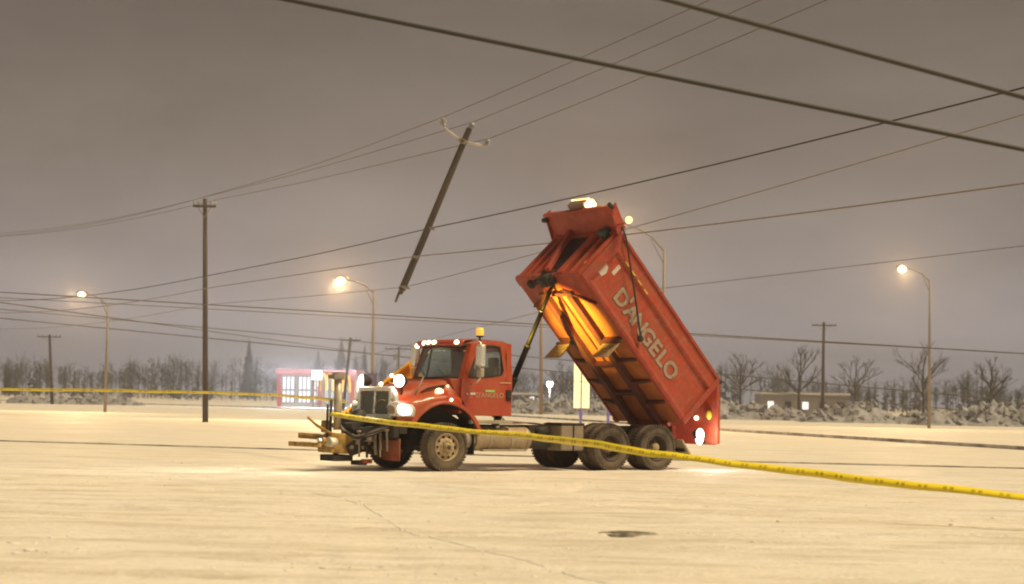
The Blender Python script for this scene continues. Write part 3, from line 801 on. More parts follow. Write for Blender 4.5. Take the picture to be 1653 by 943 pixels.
def hanging_pole():
    top = at(758, 207, PD); bot = at(648, 470, PD + .0)
    d = (top - bot); L = d.length
    q = Vector((0, 0, 1)).rotation_difference(d.normalized())
    t = empty('broken_utility_pole', bot); t.rotation_mode = 'QUATERNION'; t.rotation_quaternion = q
    tag(t, 'snapped wooden utility pole hanging tilted from its wires in the sky', 'utility pole')
    R = random.Random(4)
    MB().tube([(0, 0, .05), (0.01, 0, L*.3), (0, 0.01, L*.65), (0, 0, L - .06), (0, 0, L)], [.150, .143, .135, .125, .105], 14).build('shaft', M_WOOD, t)
    spl = MB()
    for k in range(9):
        a = k * .7; r = R.uniform(.02, .085); l = R.uniform(.03, .16)
        x, y = math.cos(a) * r, math.sin(a) * r
        spl.tube([(x, y, .25), (x*1.1, y*1.1, -l * .4), (x*1.3, y*1.2, -l)], [.045, .04, .02], 5)
    spl.tube([(-.04, 0, .3), (-.06, 0, -.2), (-.05, 0, -.50)], [.075, .06, .052], 6)
    spl.build('splintered_end', M_SPLIT, t)
    Mi = Matrix.Translation(bot) @ q.to_matrix().to_4x4(); Mi.invert()
    def loc(px, py, dD=0): return Mi @ at(px, py, PD + dD)
    def insulator(base, tip, nm='insulator'):
        b, tpt = Vector(base), Vector(tip); dd = tpt - b; ln = dd.length
        M = Matrix.Translation(b) @ Vector((0, 0, 1)).rotation_difference(dd.normalized()).to_matrix().to_4x4()
        MB().lathe([(.03, 0), (.05, ln*.15), (.13, ln*.3), (.06, ln*.38), (.14, ln*.5), (.06, ln*.6), (.15, ln*.72), (.09, ln*.85), (.06, ln), (.001, ln*1.02)], 12, 'Z', (0, 0, 0), True, M).build(nm, M_PORC, t)
    for (bx, by, ax, ay, ix, iy) in ((745, 228, 714, 204, 716, 190), (748, 229, 785, 236, 789, 225)):
        p0, p1 = loc(bx, by, -.1), loc(ax, ay, -.15)
        MB().tube([p0, p1], [.055, .045], 8).build('bracket', M_FIBRE, t)
        MB().box((-.10, -.2, -.09), (.10, .2, .09), Matrix.Translation(p0)).build('bracket_plate', M_GALV, t, bevel=.02)
        insulator(p1, loc(ix, iy, -.15))
    insulator(loc(759, 209, 0), loc(764, 198, -.1))
    for px, py in ((697, 369), (669, 414.5), (656, 464)):
        p = loc(px, py, -.2)
        MB().box((-.10, -.10, -.05), (.10, .12, .05), Matrix.Translation(p)).tube([p + Vector((.0, -.05, -.02)), p + Vector((.16, -.08, -.02))], .03, 6).build('cable_clamp', M_GALV, t)
    MB().lathe([(.151, 0), (.158, .02), (.158, .08), (.151, .1)], 14, 'Z', (0, 0, .12)).build('pole_band', M_GALV, t)
hanging_pole()
# ------------------------------------------------------------------ the dump truck (local: x forward, y to its left = near side, z up)
TX, TY, TH = -2.02639, 43.61392, 0.624176
WB = 5.203
truck = empty('dump_truck', (TX, TY, 0), (0, 0, math.pi + TH))
tag(truck, 'red tandem axle dump truck with its bed raised high on a snowy road', 'truck')

# ---- chassis
fr = MB()
for s in (-1, 1): fr.box((-6.95, s*.43 - .045, .74), (1.35, s*.43 + .045, 1.0))
for x in (1.2, .2, -1.0, -2.4, -3.6, -WB + .0, -6.1, -6.85): fr.box((x - .05, -.40, .78), (x + .05, .40, .96))
fr.build('chassis_frame', M_BLACK, truck, bevel=.01)
ax = MB().box((-.07, -.95, .42), (.07, .95, .56)).tube([(-.0, -1.0, .525), (0, 1.0, .525)], .06, 10)
ax.box((-.6, .36, .62), (.6, .47, .70)).box((-.6, -.47, .62), (.6, -.36, .70))
ax.build('front_axle', M_BLACK, truck)
for rx in (-WB + .685, -WB - .685):
    a = MB().tube([(rx, -1.0, .525), (rx, 1.0, .525)], .10, 12).sphere((rx, 0, .53), .27, 14, 10).box((rx-.09, -.9, .50), (rx+.09, .9, .56))
    a.build('rear_axle', M_BLACK, truck)
sp = MB()
for s in (-1, 1):
    sp.box((-WB - .9, s*.5 - .05, .64), (-WB + .9, s*.5 + .05, .72)).box((-WB - .45, s*.5 - .055, .72), (-WB + .45, s*.5 + .055, .79))
    sp.prism([(-WB - .3, .99), (-WB + .3, .99), (-WB + .1, .55), (-WB - .1, .55)], s*.56 - .02, s*.56 + .02)
sp.build('rear_suspension', M_BLACK, truck)

# ---- wheels
def tyre_mesh(w, r=.525):
    ri = .29; h = w / 2
    prof = [(ri, -h*.72), (ri + .05, -h*.95), (r - .12, -h), (r - .045, -h*.94), (r - .012, -h*.80), (r, -h*.62),
            (r, -h*.44), (r - .016, -h*.42), (r - .016, -h*.34), (r, -h*.32), (r, -.02), (r - .016, -.016), (r - .016, .016), (r, .02),
            (r, h*.32), (r - .016, h*.34), (r - .016, h*.42), (r, h*.44), (r, h*.62), (r - .012, h*.80), (r - .045, h*.94), (r - .12, h), (ri + .05, h*.95), (ri, h*.72)]
    mb = MB().lathe(prof, 56, 'Y', (0, 0, 0))
    # close only with the bead: remove the two cap discs
    mb.f = mb.f[:-2]; mb.sm = mb.sm[:-2]
    for k in range(44):      # shoulder tread blocks
        a = 2 * math.pi * k / 44
        for s in (-1, 1):
            M = Matrix.Rotation(a, 4, 'Y')
            mb.box((-.022, s*h*.88 - .03, r - .05), (.022, s*h*.88 + .03, r + .002), M)
    return mb
def front_wheel(y, s):
    w = empty('front_wheel', (0, y, .525), (0, 0, 0 if s > 0 else math.pi), truck)
    tyre_mesh(.30).build('tyre', M_TYRE, w)
    rim = MB().lathe([(.292, -.10), (.302, .11), (.300, .135), (.285, .135), (.272, .10), (.262, .075), (.225, .095), (.16, .115), (.135, .12), (.001, .12)], 40, 'Y')
    rim.build('rim', M_RIM, w)
    MB().lathe([(.10, .115), (.10, .15), (.075, .19), (.07, .215), (.001, .222)], 20, 'Y').build('hub', M_RIM, w)
    MB().lathe([(.05, .215), (.048, .235), (.001, .238)], 12, 'Y').build('hub_cap', M_RIMD, w)
    for k in range(10):
        a = 2 * math.pi * k / 10
        MB().lathe([(.017, .11), (.017, .145), (.001, .147)], 6, 'Y', (math.sin(a)*.135, 0, math.cos(a)*.135)).build('lug_nut', M_RIM, w)
        MB().lathe([(.033, .085), (.033, .0935), (.001, .0937)], 10, 'Y', (math.sin(a+.3)*.225, .009, math.cos(a+.3)*.216)).build('hand_hole', M_RUBB, w)
front_wheel(1.05, 1); front_wheel(-1.05, -1)
def rear_wheel(x, s):
    w = empty('rear_dual_wheel', (x, s * .9, .525), (0, 0, 0 if s > 0 else math.pi), truck)
    for yy in (.155, -.175):
        o = tyre_mesh(.285).build('tyre', M_TYRE, w); o.location.y = yy
    MB().lathe([(.292, .06), (.305, .27), (.302, .295), (.285, .295), (.27, .24), (.262, .09), (.245, .055), (.17, .045), (.001, .045)], 40, 'Y').build('rim', M_RIMD, w)
    MB().lathe([(.29, -.30), (.30, -.10), (.29, -.03), (.2, -.03)], 32, 'Y').build('inner_rim', M_RIMD, w)
    MB().lathe([(.135, .04), (.13, .10), (.105, .15), (.10, .225), (.085, .25), (.001, .258)], 20, 'Y').build('hub', M_RIM, w)
    for k in range(10):
        a = 2 * math.pi * k / 10
        MB().lathe([(.018, .04), (.018, .075), (.001, .078)], 6, 'Y', (math.sin(a)*.17, 0, math.cos(a)*.17)).build('lug_nut', M_RIM, w)
        MB().lathe([(.028, .045), (.028, .0565), (.001, .057)], 10, 'Y', (math.sin(a+.3)*.222, 0, math.cos(a+.3)*.222)).build('hand_hole', M_RUBB, w)
for rx in (-WB + .685, -WB - .685):
    for s in (1, -1): rear_wheel(rx, s)

# ---- bonnet with wings
def bonnet():
    def zb(x):
        r = .90
        if -.80 < x < .83: return .56 + math.sqrt(max(.0, r*r - x*x))
        return .98 if x > 0 else .95
    def lerp(t, a): 
        for (x0, v0), (x1, v1) in zip(a[:-1], a[1:]):
            if x0 <= t <= x1: k = (t - x0) / (x1 - x0); k = k*k*(3-2*k); return v0 + (v1 - v0) * k
        return a[0][1] if t < a[0][0] else a[-1][1]
    ZS = [(-.8, 1.10), (-.5, 1.57), (-.1, 1.63), (.3, 1.60), (.7, 1.50), (1.0, 1.42), (1.12, 1.38)]
    ZT = [(-.42, 1.99), (.2, 1.905), (.8, 1.785), (1.12, 1.70)]
    YO = [(-.8, 1.10), (.4, 1.10), (.8, 1.07), (1.0, .98), (1.12, .88)]
    YI = [(-.42, .84), (.2, .78), (.8, .70), (1.12, .66)]
    xs = [-.42, -.36, -.28, -.18, -.08, .02, .12, .22, .34, .46, .58, .68, .76, .83, .84, .92, 1.0, 1.07, 1.12]
    vs = []; fs = []
    for x in xs:
        zs, zt, yo, yi = lerp(x, ZS), lerp(x, ZT), lerp(x, YO), lerp(x, YI)
        b = min(zb(x), zs - .06)
        half = [(yo - .03, b - .005), (yo + .03, b), (yo + .03, b + .03), (yo, b + .05), (yo, (b*.45 + zs*.55)), (yo - .02, zs - .02), (yo - .09, zs + .03), (yi + .10, zs + .09), (yi + .03, (zs*.55 + zt*.45)), (yi - .02, zt - .11), (yi - .10, zt - .03), (yi*.55, zt + .01), (.0, zt + .02)]
        row = [(x, y, z) for y, z in half] + [(x, -y, z) for y, z in half[-2::-1]]
        vs += row
    n = len(row)
    for i in range(len(xs) - 1):
        for k in range(n - 1): fs.append((i*n+k, i*n+k+1, (i+1)*n+k+1, (i+1)*n+k))
    mb = MB(); mb.add(vs, fs, True)
    o = mb.build('bonnet', M_CAB, truck, solid=.02)
    # rear tail of each wing sweeping down behind the arch
    for s in (1, -1):
        poly = []
        for k in range(9):
            a = rad(112 + k * 6.2); poly.append((math.cos(a) * .90, .56 + math.sin(a) * .90))
        outer = [(math.cos(rad(112 + k*6.2)) * .985 - .01, .56 + math.sin(rad(112 + k*6.2)) * .985) for k in range(9)]
        MB().prism(poly + outer[::-1], s*1.13, s*.80).build('wing_tail', M_CAB, o, bevel=.01)
        lin = MB(); L = []
        for k in range(19):
            a = rad(-2 + k * 9.9); L.append((math.cos(a) * .885, .56 + math.sin(a) * .885))
        for (x0, z0), (x1, z1) in zip(L[:-1], L[1:]):
            lin.add([(x0, s*1.08, z0), (x1, s*1.08, z1), (x1, s*.62, z1), (x0, s*.62, z0)], [(0, 1, 2, 3)])
        lin.add([(0, s*.62, 1.46), (-.9, s*.62, 1.0), (-.9, s*.62, .55), (.9, s*.62, .55), (.9, s*.62, 1.0)], [(0, 1, 2, 3, 4)])
        lin.build('wheel_arch_liner', M_RUBB, o)
    # side vent slots
    for s in (1, -1):
        prof = [(.44, 1.735), (.30, 1.80), (.05, 1.85), (-.12, 1.865), (-.14, 1.84), (-.02, 1.79), (.2, 1.755)]
        mid = [((x - .15) * 1.17 + .15, (z - 1.80) * 1.45 + 1.80) for x, z in prof]
        MB().prism(mid, s*.80, s*.862).build('vent_surround', M_CAB, o, bevel=.02)
        MB().prism(prof, s*.82, s*.872).build('side_vent', M_RUBB, o)
    lampn = MB().lathe([(.001, .0), (.075, 0), (.085, .02), (.075, .055), (.001, .075)], 16, 'Y', (0, 0, 0)); q = lampn.build('turn_signal', E_TURN, o); q.location = (.06, .905, 1.715); q.scale = (1.25, 1, .9)
    q = MB().lathe([(.001, .0), (.032, 0), (.034, .02), (.001, .035)], 12, 'Y').build('marker_lamp', E_CLEAR, o); q.location = (-.13, 1.115, 1.545)
    return o
bon = bonnet()

# ---- radiator grille
gr = empty('grille', (1.12, 0, 0), (0, rad(-3), 0), truck)
def frame_ring(mb, y0, y1, z0, z1, w, x0, x1):
    mb.box((x0, y0, z0), (x1, y0 + w, z1)); mb.box((x0, y1 - w, z0), (x1, y1, z1))
    mb.box((x0, y0 + w, z0), (x1, y1 - w, z0 + w)); mb.box((x0, y0 + w, z1 - w), (x1, y1 - w, z1))
g = MB(); frame_ring(g, -.68, .68, 1.11, 1.80, .095, 0, .10); g.build('grille_frame', M_CHROME, gr, bevel=.02)
MB().box((.01, -.03, 1.206), (.088, .03, 1.704)).build('centre_bar', M_CHROME, gr, bevel=.012)
for y0, y1 in ((-.585, -.03), (.03, .585)):
    for k in range(10):
        z = 1.235 + k * .05
        MB().box((.035, y0 + .002, z - .014), (.060, y1 - .002, z + .014)).build('grille_bar', M_GRILLE, gr)
    MB().box((.012, y0 + .001, 1.206), (.030, y1 - .001, 1.704)).build('grille_backing', mat('grille_screen_grey', (.115, .125, .105), rough=.6, var=.3, scale=20), gr)
pts = [Vector((.075, y, z)) for y, z in ((-.12, 1.22), (.02, 1.33), (.10, 1.45), (.28, 1.52), (.42, 1.50))]
MB().tube(smooth_pts(pts), .012, 6).build('grille_cable', mat('tan_cable', (.45, .33, .17), rough=.6), gr)
for s in (1, -1):
    MB().prism([(s*.68, 1.14), (s*.80, 1.18), (s*.85, 1.40), (s*.77, 1.66), (s*.68, 1.76)], -.03, .07, 'YZ').build('chrome_cheek', M_CHROME, gr, bevel=.015)

# ---- headlights in the wing fronts
for s in (1, -1):
    h = empty('headlight', (1.05, s*.93, 1.315), (0, 0, s*rad(38)), truck)
    out = [(-.27, -.12), (-.29, 0.02), (-.22, .10), (.05, .15), (.22, .14), (.27, .05), (.22, -.09), (.05, -.14)]
    MB().prism([(y*1.12*-s, z*1.15) for y, z in out], -.10, .03, 'YZ').build('bezel', M_CHROME, h, bevel=.02)
    lens = [(y*.54*-s - s*(-.10), z*.78) for y, z in out]
    MB().prism(lens, .02, .075, 'YZ').build('lens', E_HEAD, h, bevel=.025)
    MB().prism([(y*.34*-s + s*-.19, z*.70) for y, z in out], .025, .05, 'YZ').build('dark_reflector', M_GREY, h, bevel=.015)
lamp('headlight_beam', 'SPOT', (1.2, .95, 1.32), 500, (1, .9, .72), truck, .08, (14, 1.6, -.2), 60, .6)
lamp('headlight_beam_far', 'SPOT', (1.2, -.95, 1.32), 500, (1, .9, .72), truck, .08, (14, -1.6, -.2), 60, .6)

# ---- auxiliary plow lights on stalks
for s in (1, -1):
    pl = empty('plow_light', (.92, s*.74, 1.93), (0, 0, s*rad(20)), truck)
    MB().lathe([(.001, -.16), (.08, -.14), (.135, -.03), (.15, .04), (.14, .06)], 18, 'X').build('shell', M_BLACK, pl)
    MB().lathe([(.138, .045), (.13, .085), (.08, .115), (.001, .125)], 18, 'X').build('lens', E_PLOW, pl)
    MB().tube([(-.05, 0, -.10), (-.06, -s*.03, -.30)], .022, 8).build('stalk', M_BLACK, pl)
lamp('plow_light_spill', 'POINT', (1.10, -.86, 1.98), 40, (1, .9, .7), truck, .1)
lamp('plow_light_spill_near', 'POINT', (1.14, .82, 1.95), 14, (1, .9, .7), truck, .1)
lamp('plow_light_beam', 'SPOT', (1.1, .76, 1.93), 260, (1, .93, .8), truck, .1, (12, 2.5, -.4), 75, .7)

# ---- bumper, hitch-side dark steel and flaps
MB().box((1.16, -1.08, .72), (1.30, 1.08, 1.04)).box((.95, -1.08, .80), (1.16, -1.0, 1.0)).box((.95, 1.0, .80), (1.16, 1.08, 1.0)).build('bumper', M_BLACK, truck, bevel=.02)
MB().box((1.14, .42, .23), (1.165, 1.12, .70)).build('front_flap', M_FLAP, truck, bevel=.01)
MB().box((1.155, .50, .66), (1.18, 1.04, .72)).build('flap_bracket', M_BLACK, truck)
for s in (1, -1):
    MB().box((-.755, s*.68, .36), (-.735, s*1.12, 1.0)).build('front_mud_flap', M_RUBB, truck)

# ---- cab
cab = empty('cab', (0, 0, 0), (0, 0, 0), truck)
tumble = lambda s: (lambda z: -s * max(0, z - 1.95) * .085)
D_OUT = [(-.47, 1.98), (-.44, 1.60), (-.70, 1.215), (-1.25, 1.205), (-1.80, 1.215), (-1.815, 2.05), (-1.80, 2.80), (-1.40, 2.835), (-.90, 2.80), (-.66, 2.42)]
D_INN = [(-.635, 2.045), (-.80, 2.03), (-1.0, 2.04), (-1.25, 2.065), (-1.52, 2.11), (-1.575, 2.20), (-1.50, 2.72), (-1.30, 2.745), (-1.0, 2.73), (-.79, 2.40)]
for s in (1, -1):
    door = MB().ring(D_OUT, D_INN, s*.985, s*1.03, tumble(s)).build('door', M_CAB, truck, bevel=.012)
    gl = MB(); n = len(D_INN); f = tumble(s)
    gl.add([(x, s*1.005 + f(z), z) for x, z in D_INN], [tuple(range(n))]); gl.build('window', M_GLASS, door, recalc=False)
    seal_o = [(x*1.0 + (x + 1.15) * .03, z + (z - 2.38) * .04) for x, z in D_INN]
    MB().ring(seal_o, [(x - (x + 1.15) * .03, z - (z - 2.38) * .04) for x, z in D_INN], s*1.026, s*1.038, tumble(s)).build('window_seal', M_RUBB, door)
    MB().beam((-.86, s*1.005 - s*.035, 2.05), (-.95, s*1.0 - s*.06, 2.66), .03, .035).build('quarter_bar', M_RUBB, door)
    MB().box((-1.775, s*1.03, 1.535), (-1.645, s*1.052, 1.785)).build('handle_recess', M_RUBB, door, bevel=.035)
    MB().box((-1.755, s*1.05, 1.60), (-1.665, s*1.072, 1.64)).build('handle', M_BLACK, door, bevel=.01)
    MB().box((-1.70, s*1.032 - s*.035, 2.16), (-1.655, s*1.05 - s*.035, 2.62)).build('grab_bar', M_CAB, door, bevel=.012)
    if s > 0:
        Mt = Matrix(((-1, 0, 0, 0), (0, 0, 1, 1.032), (0, 1, 0, 0), (0, 0, 0, 1)))
        def door_text(nm, tx, size, m, x, z):
            M = Mt.copy(); M[0][3] = x; M[2][3] = z; return text_mesh(nm, tx, size, m, door, M)
        door_text('door_lettering', "D'ANGELO", .15, M_DOORTXT, -1.21, 1.655)
        MB().box((-1.335, 1.031, 1.728), (-1.085, 1.036, 1.775)).build('green_decal', M_STICKG, door)
        MB().box((-.82, 1.031, 1.66), (-.69, 1.036, 1.71)).build('model_badge', M_CHROME, door)
        MB().lathe([(.001, 0), (.022, 0), (.02, .018), (.001, .022)], 10, 'Y', (-.60, 1.03, 1.685)).build('badge_stud', M_CHROME, door)
        MB().box((-1.78, 1.030, 1.925), (-1.47, 1.034, 1.95)).build('pinstripe', M_DOORTXT, door)
# shell: roof, back wall, front pillars, cowl
def roof():
    xs = [-1.82, -1.72, -1.3, -.95, -.74, -.62]; zz = [2.815, 2.875, 2.895, 2.885, 2.855, 2.79]
    vs = []; fs = []; ys = [-.955, -.90, -.7, -.35, 0, .35, .7, .90, .955]
    for x, z in zip(xs, zz):
        for y in ys:
            e = 1 - (abs(y) / .955) ** 5
            xx = x + (.08 * (1 - (y / .955) ** 2) if x > -.8 else 0)
            vs.append((xx, y, 2.78 + (z - 2.78) * max(e, 0)))
    n = len(ys)
    for i in range(len(xs) - 1):
        for k in range(n - 1): fs.append((i*n+k, i*n+k+1, (i+1)*n+k+1, (i+1)*n+k))
    mb = MB(); mb.add(vs, fs, True); return mb.build('roof', M_CAB, cab, solid=.03)
roof()
bk = MB()
bk.box((-1.84, -.98, 1.22), (-1.80, .98, 2.10)).box((-1.84, -.94, 2.62), (-1.80, .94, 2.80)).box((-1.84, -.95, 2.10), (-1.80, -.55, 2.62)).box((-1.84, .55, 2.10), (-1.80, .95, 2.62))
bk.build('back_panel', M_CAB, cab, bevel=.01)
MB().add([(-1.82, -.55, 2.10), (-1.82, .55, 2.10), (-1.82, .55, 2.62), (-1.82, -.55, 2.62)], [(0, 1, 2, 3)]).build('rear_window', M_GLASS, cab, recalc=False)
ws_lo = lambda y: (-.27 - .24 * (y / .93) ** 2, 2.015)
ws_hi = lambda y: (-.52 - .20 * (y / .88) ** 2, 2.715)
vs = []; fs = []; NY = 12
for i in range(NY + 1):
    u = i / NY * 2 - 1
    xl, zl = ws_lo(u*.93); xh, zh = ws_hi(u*.88)
    for k in range(5):
        t = k / 4; vs.append((xl + (xh - xl)*t + .02*math.sin(math.pi*t), u*(.93 + (.88 - .93)*t), zl + (zh - zl)*t))
for i in range(NY):
    for k in range(4): fs.append((i*5+k, i*5+k+1, (i+1)*5+k+1, (i+1)*5+k))
wsm = MB(); wsm.add(vs, fs, True); wso = wsm.build('windscreen', M_WSHIELD, truck, recalc=False)
rim = MB()
rim.tube([Vector((ws_lo(u*.93)[0] + .005, u*.93, ws_lo(u*.93)[1])) for u in [k/10*2-1 for k in range(11)]], .022, 6)
rim.tube([Vector((ws_hi(u*.88)[0] + .005, u*.88, ws_hi(u*.88)[1])) for u in [k/10*2-1 for k in range(11)]], .022, 6)
for s in (1, -1): rim.tube([(ws_lo(.93)[0], s*.93, 2.015), (ws_hi(.88)[0], s*.88, 2.715)], .028, 6)
rim.build('windscreen_seal', M_RUBB, wso)
for s in (1, -1):
    MB().tube([(-.36, s*.55, 2.035), (-.44, s*.15, 2.20)] if s > 0 else [(-.34, -.2, 2.035), (-.42, -.55, 2.22)], .010, 5).build('wiper', M_RUBB, wso)
    MB().hexa([(-.53, s*.90, 1.99), (-.44, s*.90, 1.99), (-.48, s*1.02, 1.99), (-.62, s*1.02, 1.99),
               (-.78, s*.86, 2.78), (-.69, s*.86, 2.78), (-.75, s*.955, 2.78), (-.93, s*.955, 2.78)]).build('front_pillar', M_CAB, cab, bevel=.015)
cw = MB()
cw.box((-.50, -1.0, 1.25), (-.42, 1.0, 1.60)); cw.hexa([(-.62, -1.0, 1.55), (-.40, -.95, 1.55), (-.40, .95, 1.55), (-.62, 1.0, 1.55), (-.62, -1.0, 2.0), (-.26, -.84, 2.01), (-.26, .84, 2.01), (-.62, 1.0, 2.0)])
cw.build('cowl', M_CAB, cab, bevel=.02)
MB().box((-1.80, -.97, 1.21), (-.55, .97, 1.26)).build('cab_floor', M_INT, cab)
MB().box((-1.78, -.90, 2.755), (-.72, .90, 2.775)).build('headliner', M_HEADL, cab)
MB().box((-.95, -.92, 1.72), (-.58, .92, 1.99)).build('dashboard', M_INT, cab, bevel=.06)
for s in (1, -1):
    st = MB().box((-1.55, s*.48 - .24, 1.45), (-1.0, s*.48 + .24, 1.62)).hexa([(-1.66, s*.48-.24, 1.6), (-1.46, s*.48-.24, 1.6), (-1.46, s*.48+.24, 1.6), (-1.66, s*.48+.24, 1.6), (-1.72, s*.48-.22, 2.30), (-1.58, s*.48-.22, 2.30), (-1.58, s*.48+.22, 2.30), (-1.72, s*.48+.22, 2.30)])
    st.box((-1.75, s*.48 - .15, 2.28), (-1.61, s*.48 + .15, 2.50)); st.build('seat', M_INT, cab, bevel=.05)
swp = []
for k in range(17):
    a = 2*math.pi*k/16; swp.append(Vector((-1.0 + math.sin(a)*.09, .48 + math.cos(a)*.23, 2.02 + math.sin(a)*.20)))
MB().tube(swp, .017, 6, False).tube([(-1.0, .48, 2.02), (-.75, .48, 1.85)], .03, 8).tube([(-1.0, .25, 2.02), (-1.0, .71, 2.02)], .014, 6).build('steering_wheel', M_RUBB, cab)
# sun visor with clearance lamps
vz = MB(); vv = []; ff = []
NV = 12
for i in range(NV + 1):
    y = (i / NV * 2 - 1) * .93; x = -.42 - .17 * (y / .93) ** 2
    vv += [(x + .06, y, 2.725), (x + .085, y, 2.76), (x + .01, y, 2.845), (x - .22, y, 2.87), (x - .22, y, 2.80)]
for i in range(NV):
    for k in range(4): ff.append((i*5+k, i*5+k+1, (i+1)*5+k+1, (i+1)*5+k))
vz.add(vv, ff, True); visor = vz.build('sun_visor', M_CAB, truck, solid=.02)
for y, z in ((-.80, 2.735), (-.36, 2.79), (-.15, 2.80), (.07, 2.80), (.78, 2.80)):
    x = -.42 - .17 * (y / .93) ** 2 + .065
    MB().sphere((x, y, z), .062, 12, 8, (.8, 1.25, .85)).build('clearance_lamp', E_CLEAR, visor)
    MB().box((x - .07, y - .085, z - .055), (x - .01, y + .085, z + .045)).build('lamp_base', M_CAB, visor, bevel=.015)
# mirrors
for s in (1, -1):
    mr = empty('side_mirror', (-.76, s*1.30, 2.05), (0, 0, s*rad(8)), truck)
    MB().hexa([(-.05, -.11, .22), (.09, -.09, .24), (.09, .09, .24), (-.05, .11, .22), (-.05, -.11, .72), (.08, -.085, .70), (.08, .085, .70), (-.05, .11, .72)]).build('mirror_shell', M_CHROME, mr, bevel=.04)
    MB().box((-.062, -.095, .24), (-.052, .095, .70)).build('mirror_glass', mat('mirror_face', (.7, .72, .75), rough=.03, metal=1), mr)
    MB().hexa([(-.04, -.10, -.02), (.07, -.08, .0), (.07, .08, .0), (-.04, .10, -.02), (-.04, -.10, .20), (.07, -.08, .19), (.07, .08, .19), (-.04, .10, .20)]).build('convex_mirror', M_STEP, mr, bevel=.04)
    MB().tube([(0, -s*.0, .74), (0, -s*.12, .80), (0, -s*.36, .76)], .016, 6).tube([(0, 0, -.02), (0, -s*.10, -.10), (-.0, -s*.27, -.17)], .018, 6).tube([(.01, 0, -.02), (.01, 0, .76)], .014, 6).build('bracket', M_CHROME, mr)
# hood guide wand on the far wing
MB().tube([(.64, -.98, 1.55), (.58, -1.02, 2.02)], .014, 6).tube([(.60, .80, 1.62), (.42, .84, 2.02)], .013, 6).build('guide_wands', M_STEP, truck)
# amber beacon
be = empty('roof_beacon', (-1.07, .80, 2.80), (0, 0, 0), truck)
MB().tube([(0, 0, 0), (0, 0, .15)], .022, 8).lathe([(.06, .13), (.085, .145), (.085, .165), (.001, .17)], 14).build('stem', M_BLACK, be)
MB().lathe([(.082, .165), (.086, .20), (.084, .31), (.07, .335), (.001, .345)], 18).build('lens', E_BEAC, be)

# ---- steps, tank, boxes
MB().box((-1.80, .98, 1.035), (-.68, 1.09, 1.115)).build('cab_step', M_STEP, truck, bevel=.012)
MB().box((-1.80, -1.09, 1.035), (-.68, -.98, 1.115)).build('cab_step', M_STEP, truck, bevel=.012)
ft = MB().lathe([(.001, -.02), (.24, 0), (.262, .03), (.262, 1.47), (.24, 1.50), (.001, 1.52)], 26, 'X', (-2.34, .84, .70)).build('fuel_tank', M_TANK, truck)
for x in (-1.22, -1.78, -2.24):
    MB().lathe([(.264, x - .03), (.272, x - .025), (.272, x + .025), (.264, x + .03)], 26, 'X', (0, .84, .70)).build('tank_strap', M_STEP if x > -2 else M_TANK, ft)
MB().lathe([(.05, 0), (.055, .05), (.001, .06)], 12, 'Z', (-1.5, .92, .945)).build('filler_cap', M_CHROME, ft)
MB().box((-2.15, 1.0, .435), (-.98, 1.14, .475)).tube([(-1.05, 1.0, .46), (-1.05, .9, .6)], .02, 6).tube([(-2.1, 1.0, .46), (-2.1, .9, .6)], .02, 6).build('tank_step', M_STEP, truck, bevel=.008)
MB().lathe([(.001, 0), (.20, .01), (.21, .03), (.21, .36), (.2, .4), (.001, .4)], 20, 'X', (-.99, .85, .70)).build('air_cleaner_can', M_STEP, truck)
bb = MB().box((-3.78, .56, .45), (-3.14, 1.10, 1.02)).build('battery_box', M_GREY, truck, bevel=.03)
MB().box((-3.79, .55, 1.025), (-3.13, 1.11, 1.07)).build('box_lid', M_BLACK, bb, bevel=.01)
MB().box((-3.50, 1.10, .45), (-3.47, 1.115, 1.02)).build('box_strap', M_BLACK, bb)
MB().lathe([(.001, 0), (.13, .01), (.14, .05), (.14, .75), (.13, .8), (.001, .81)], 18, 'X', (-3.05, .72, .62)).build('air_tank', M_BLACK, truck)
MB().box((-3.0, .50, .75), (-2.45, .80, 1.0)).lathe([(.001, 0), (.10, .01), (.10, .3), (.001, .32)], 14, 'X', (-2.95, .80, .88)).build('valve_bracket', M_BLACK, truck)
for k, y in enumerate((-.22, -.12, .16)):
    P = [Vector((-1.84, y, 1.75 - .1*k)), Vector((-1.98, y + .03, 1.35)), Vector((-2.25, y + .12, 1.12 - .03*k)), Vector((-2.75, y + .30, 1.06)), Vector((-3.2, .36, 1.02))]
    MB().tube(smooth_pts(P, 8), .016, 6).build('air_line', (M_RUBB, M_FLAP, M_CABLEL)[k], truck)
MB().box((-2.9, -.95, .5), (-1.2, -.55, .95)).build('far_tool_box', M_BLACK, truck, bevel=.03)

# ---- hoist cylinder
hb, ht = Vector((-2.05, 0, .90)), Vector((-3.68, 0, 4.30))
hc = empty('hoist_cylinder', (0, 0, 0), (0, 0, 0), truck)
dd = ht - hb
M_CYL = mat('near_black_cylinder', (.003, .0025, .002), rough=.6, var=.2)  # near black and dull, specular cut down
M_CYL.node_tree.nodes['Principled BSDF'].inputs['Specular IOR Level'].default_value = .12
for a, b, r in ((0, .34, .082), (.30, .56, .068), (.54, .80, .056), (.78, .985, .045)):
    MB().tube([hb + dd*a, hb + dd*b], r, 16).build('stage', M_CYL, hc)
    MB().tube([hb + dd*(b - .012), hb + dd*b], r + .012, 16).build('collar', M_BLACK, hc)
MB().box((-2.2, -.30, .78), (-1.9, .30, .98)).tube([hb - Vector((0, .3, 0)), hb + Vector((0, .3, 0))], .07, 12).build('base_trunnion', M_BLACK, hc)

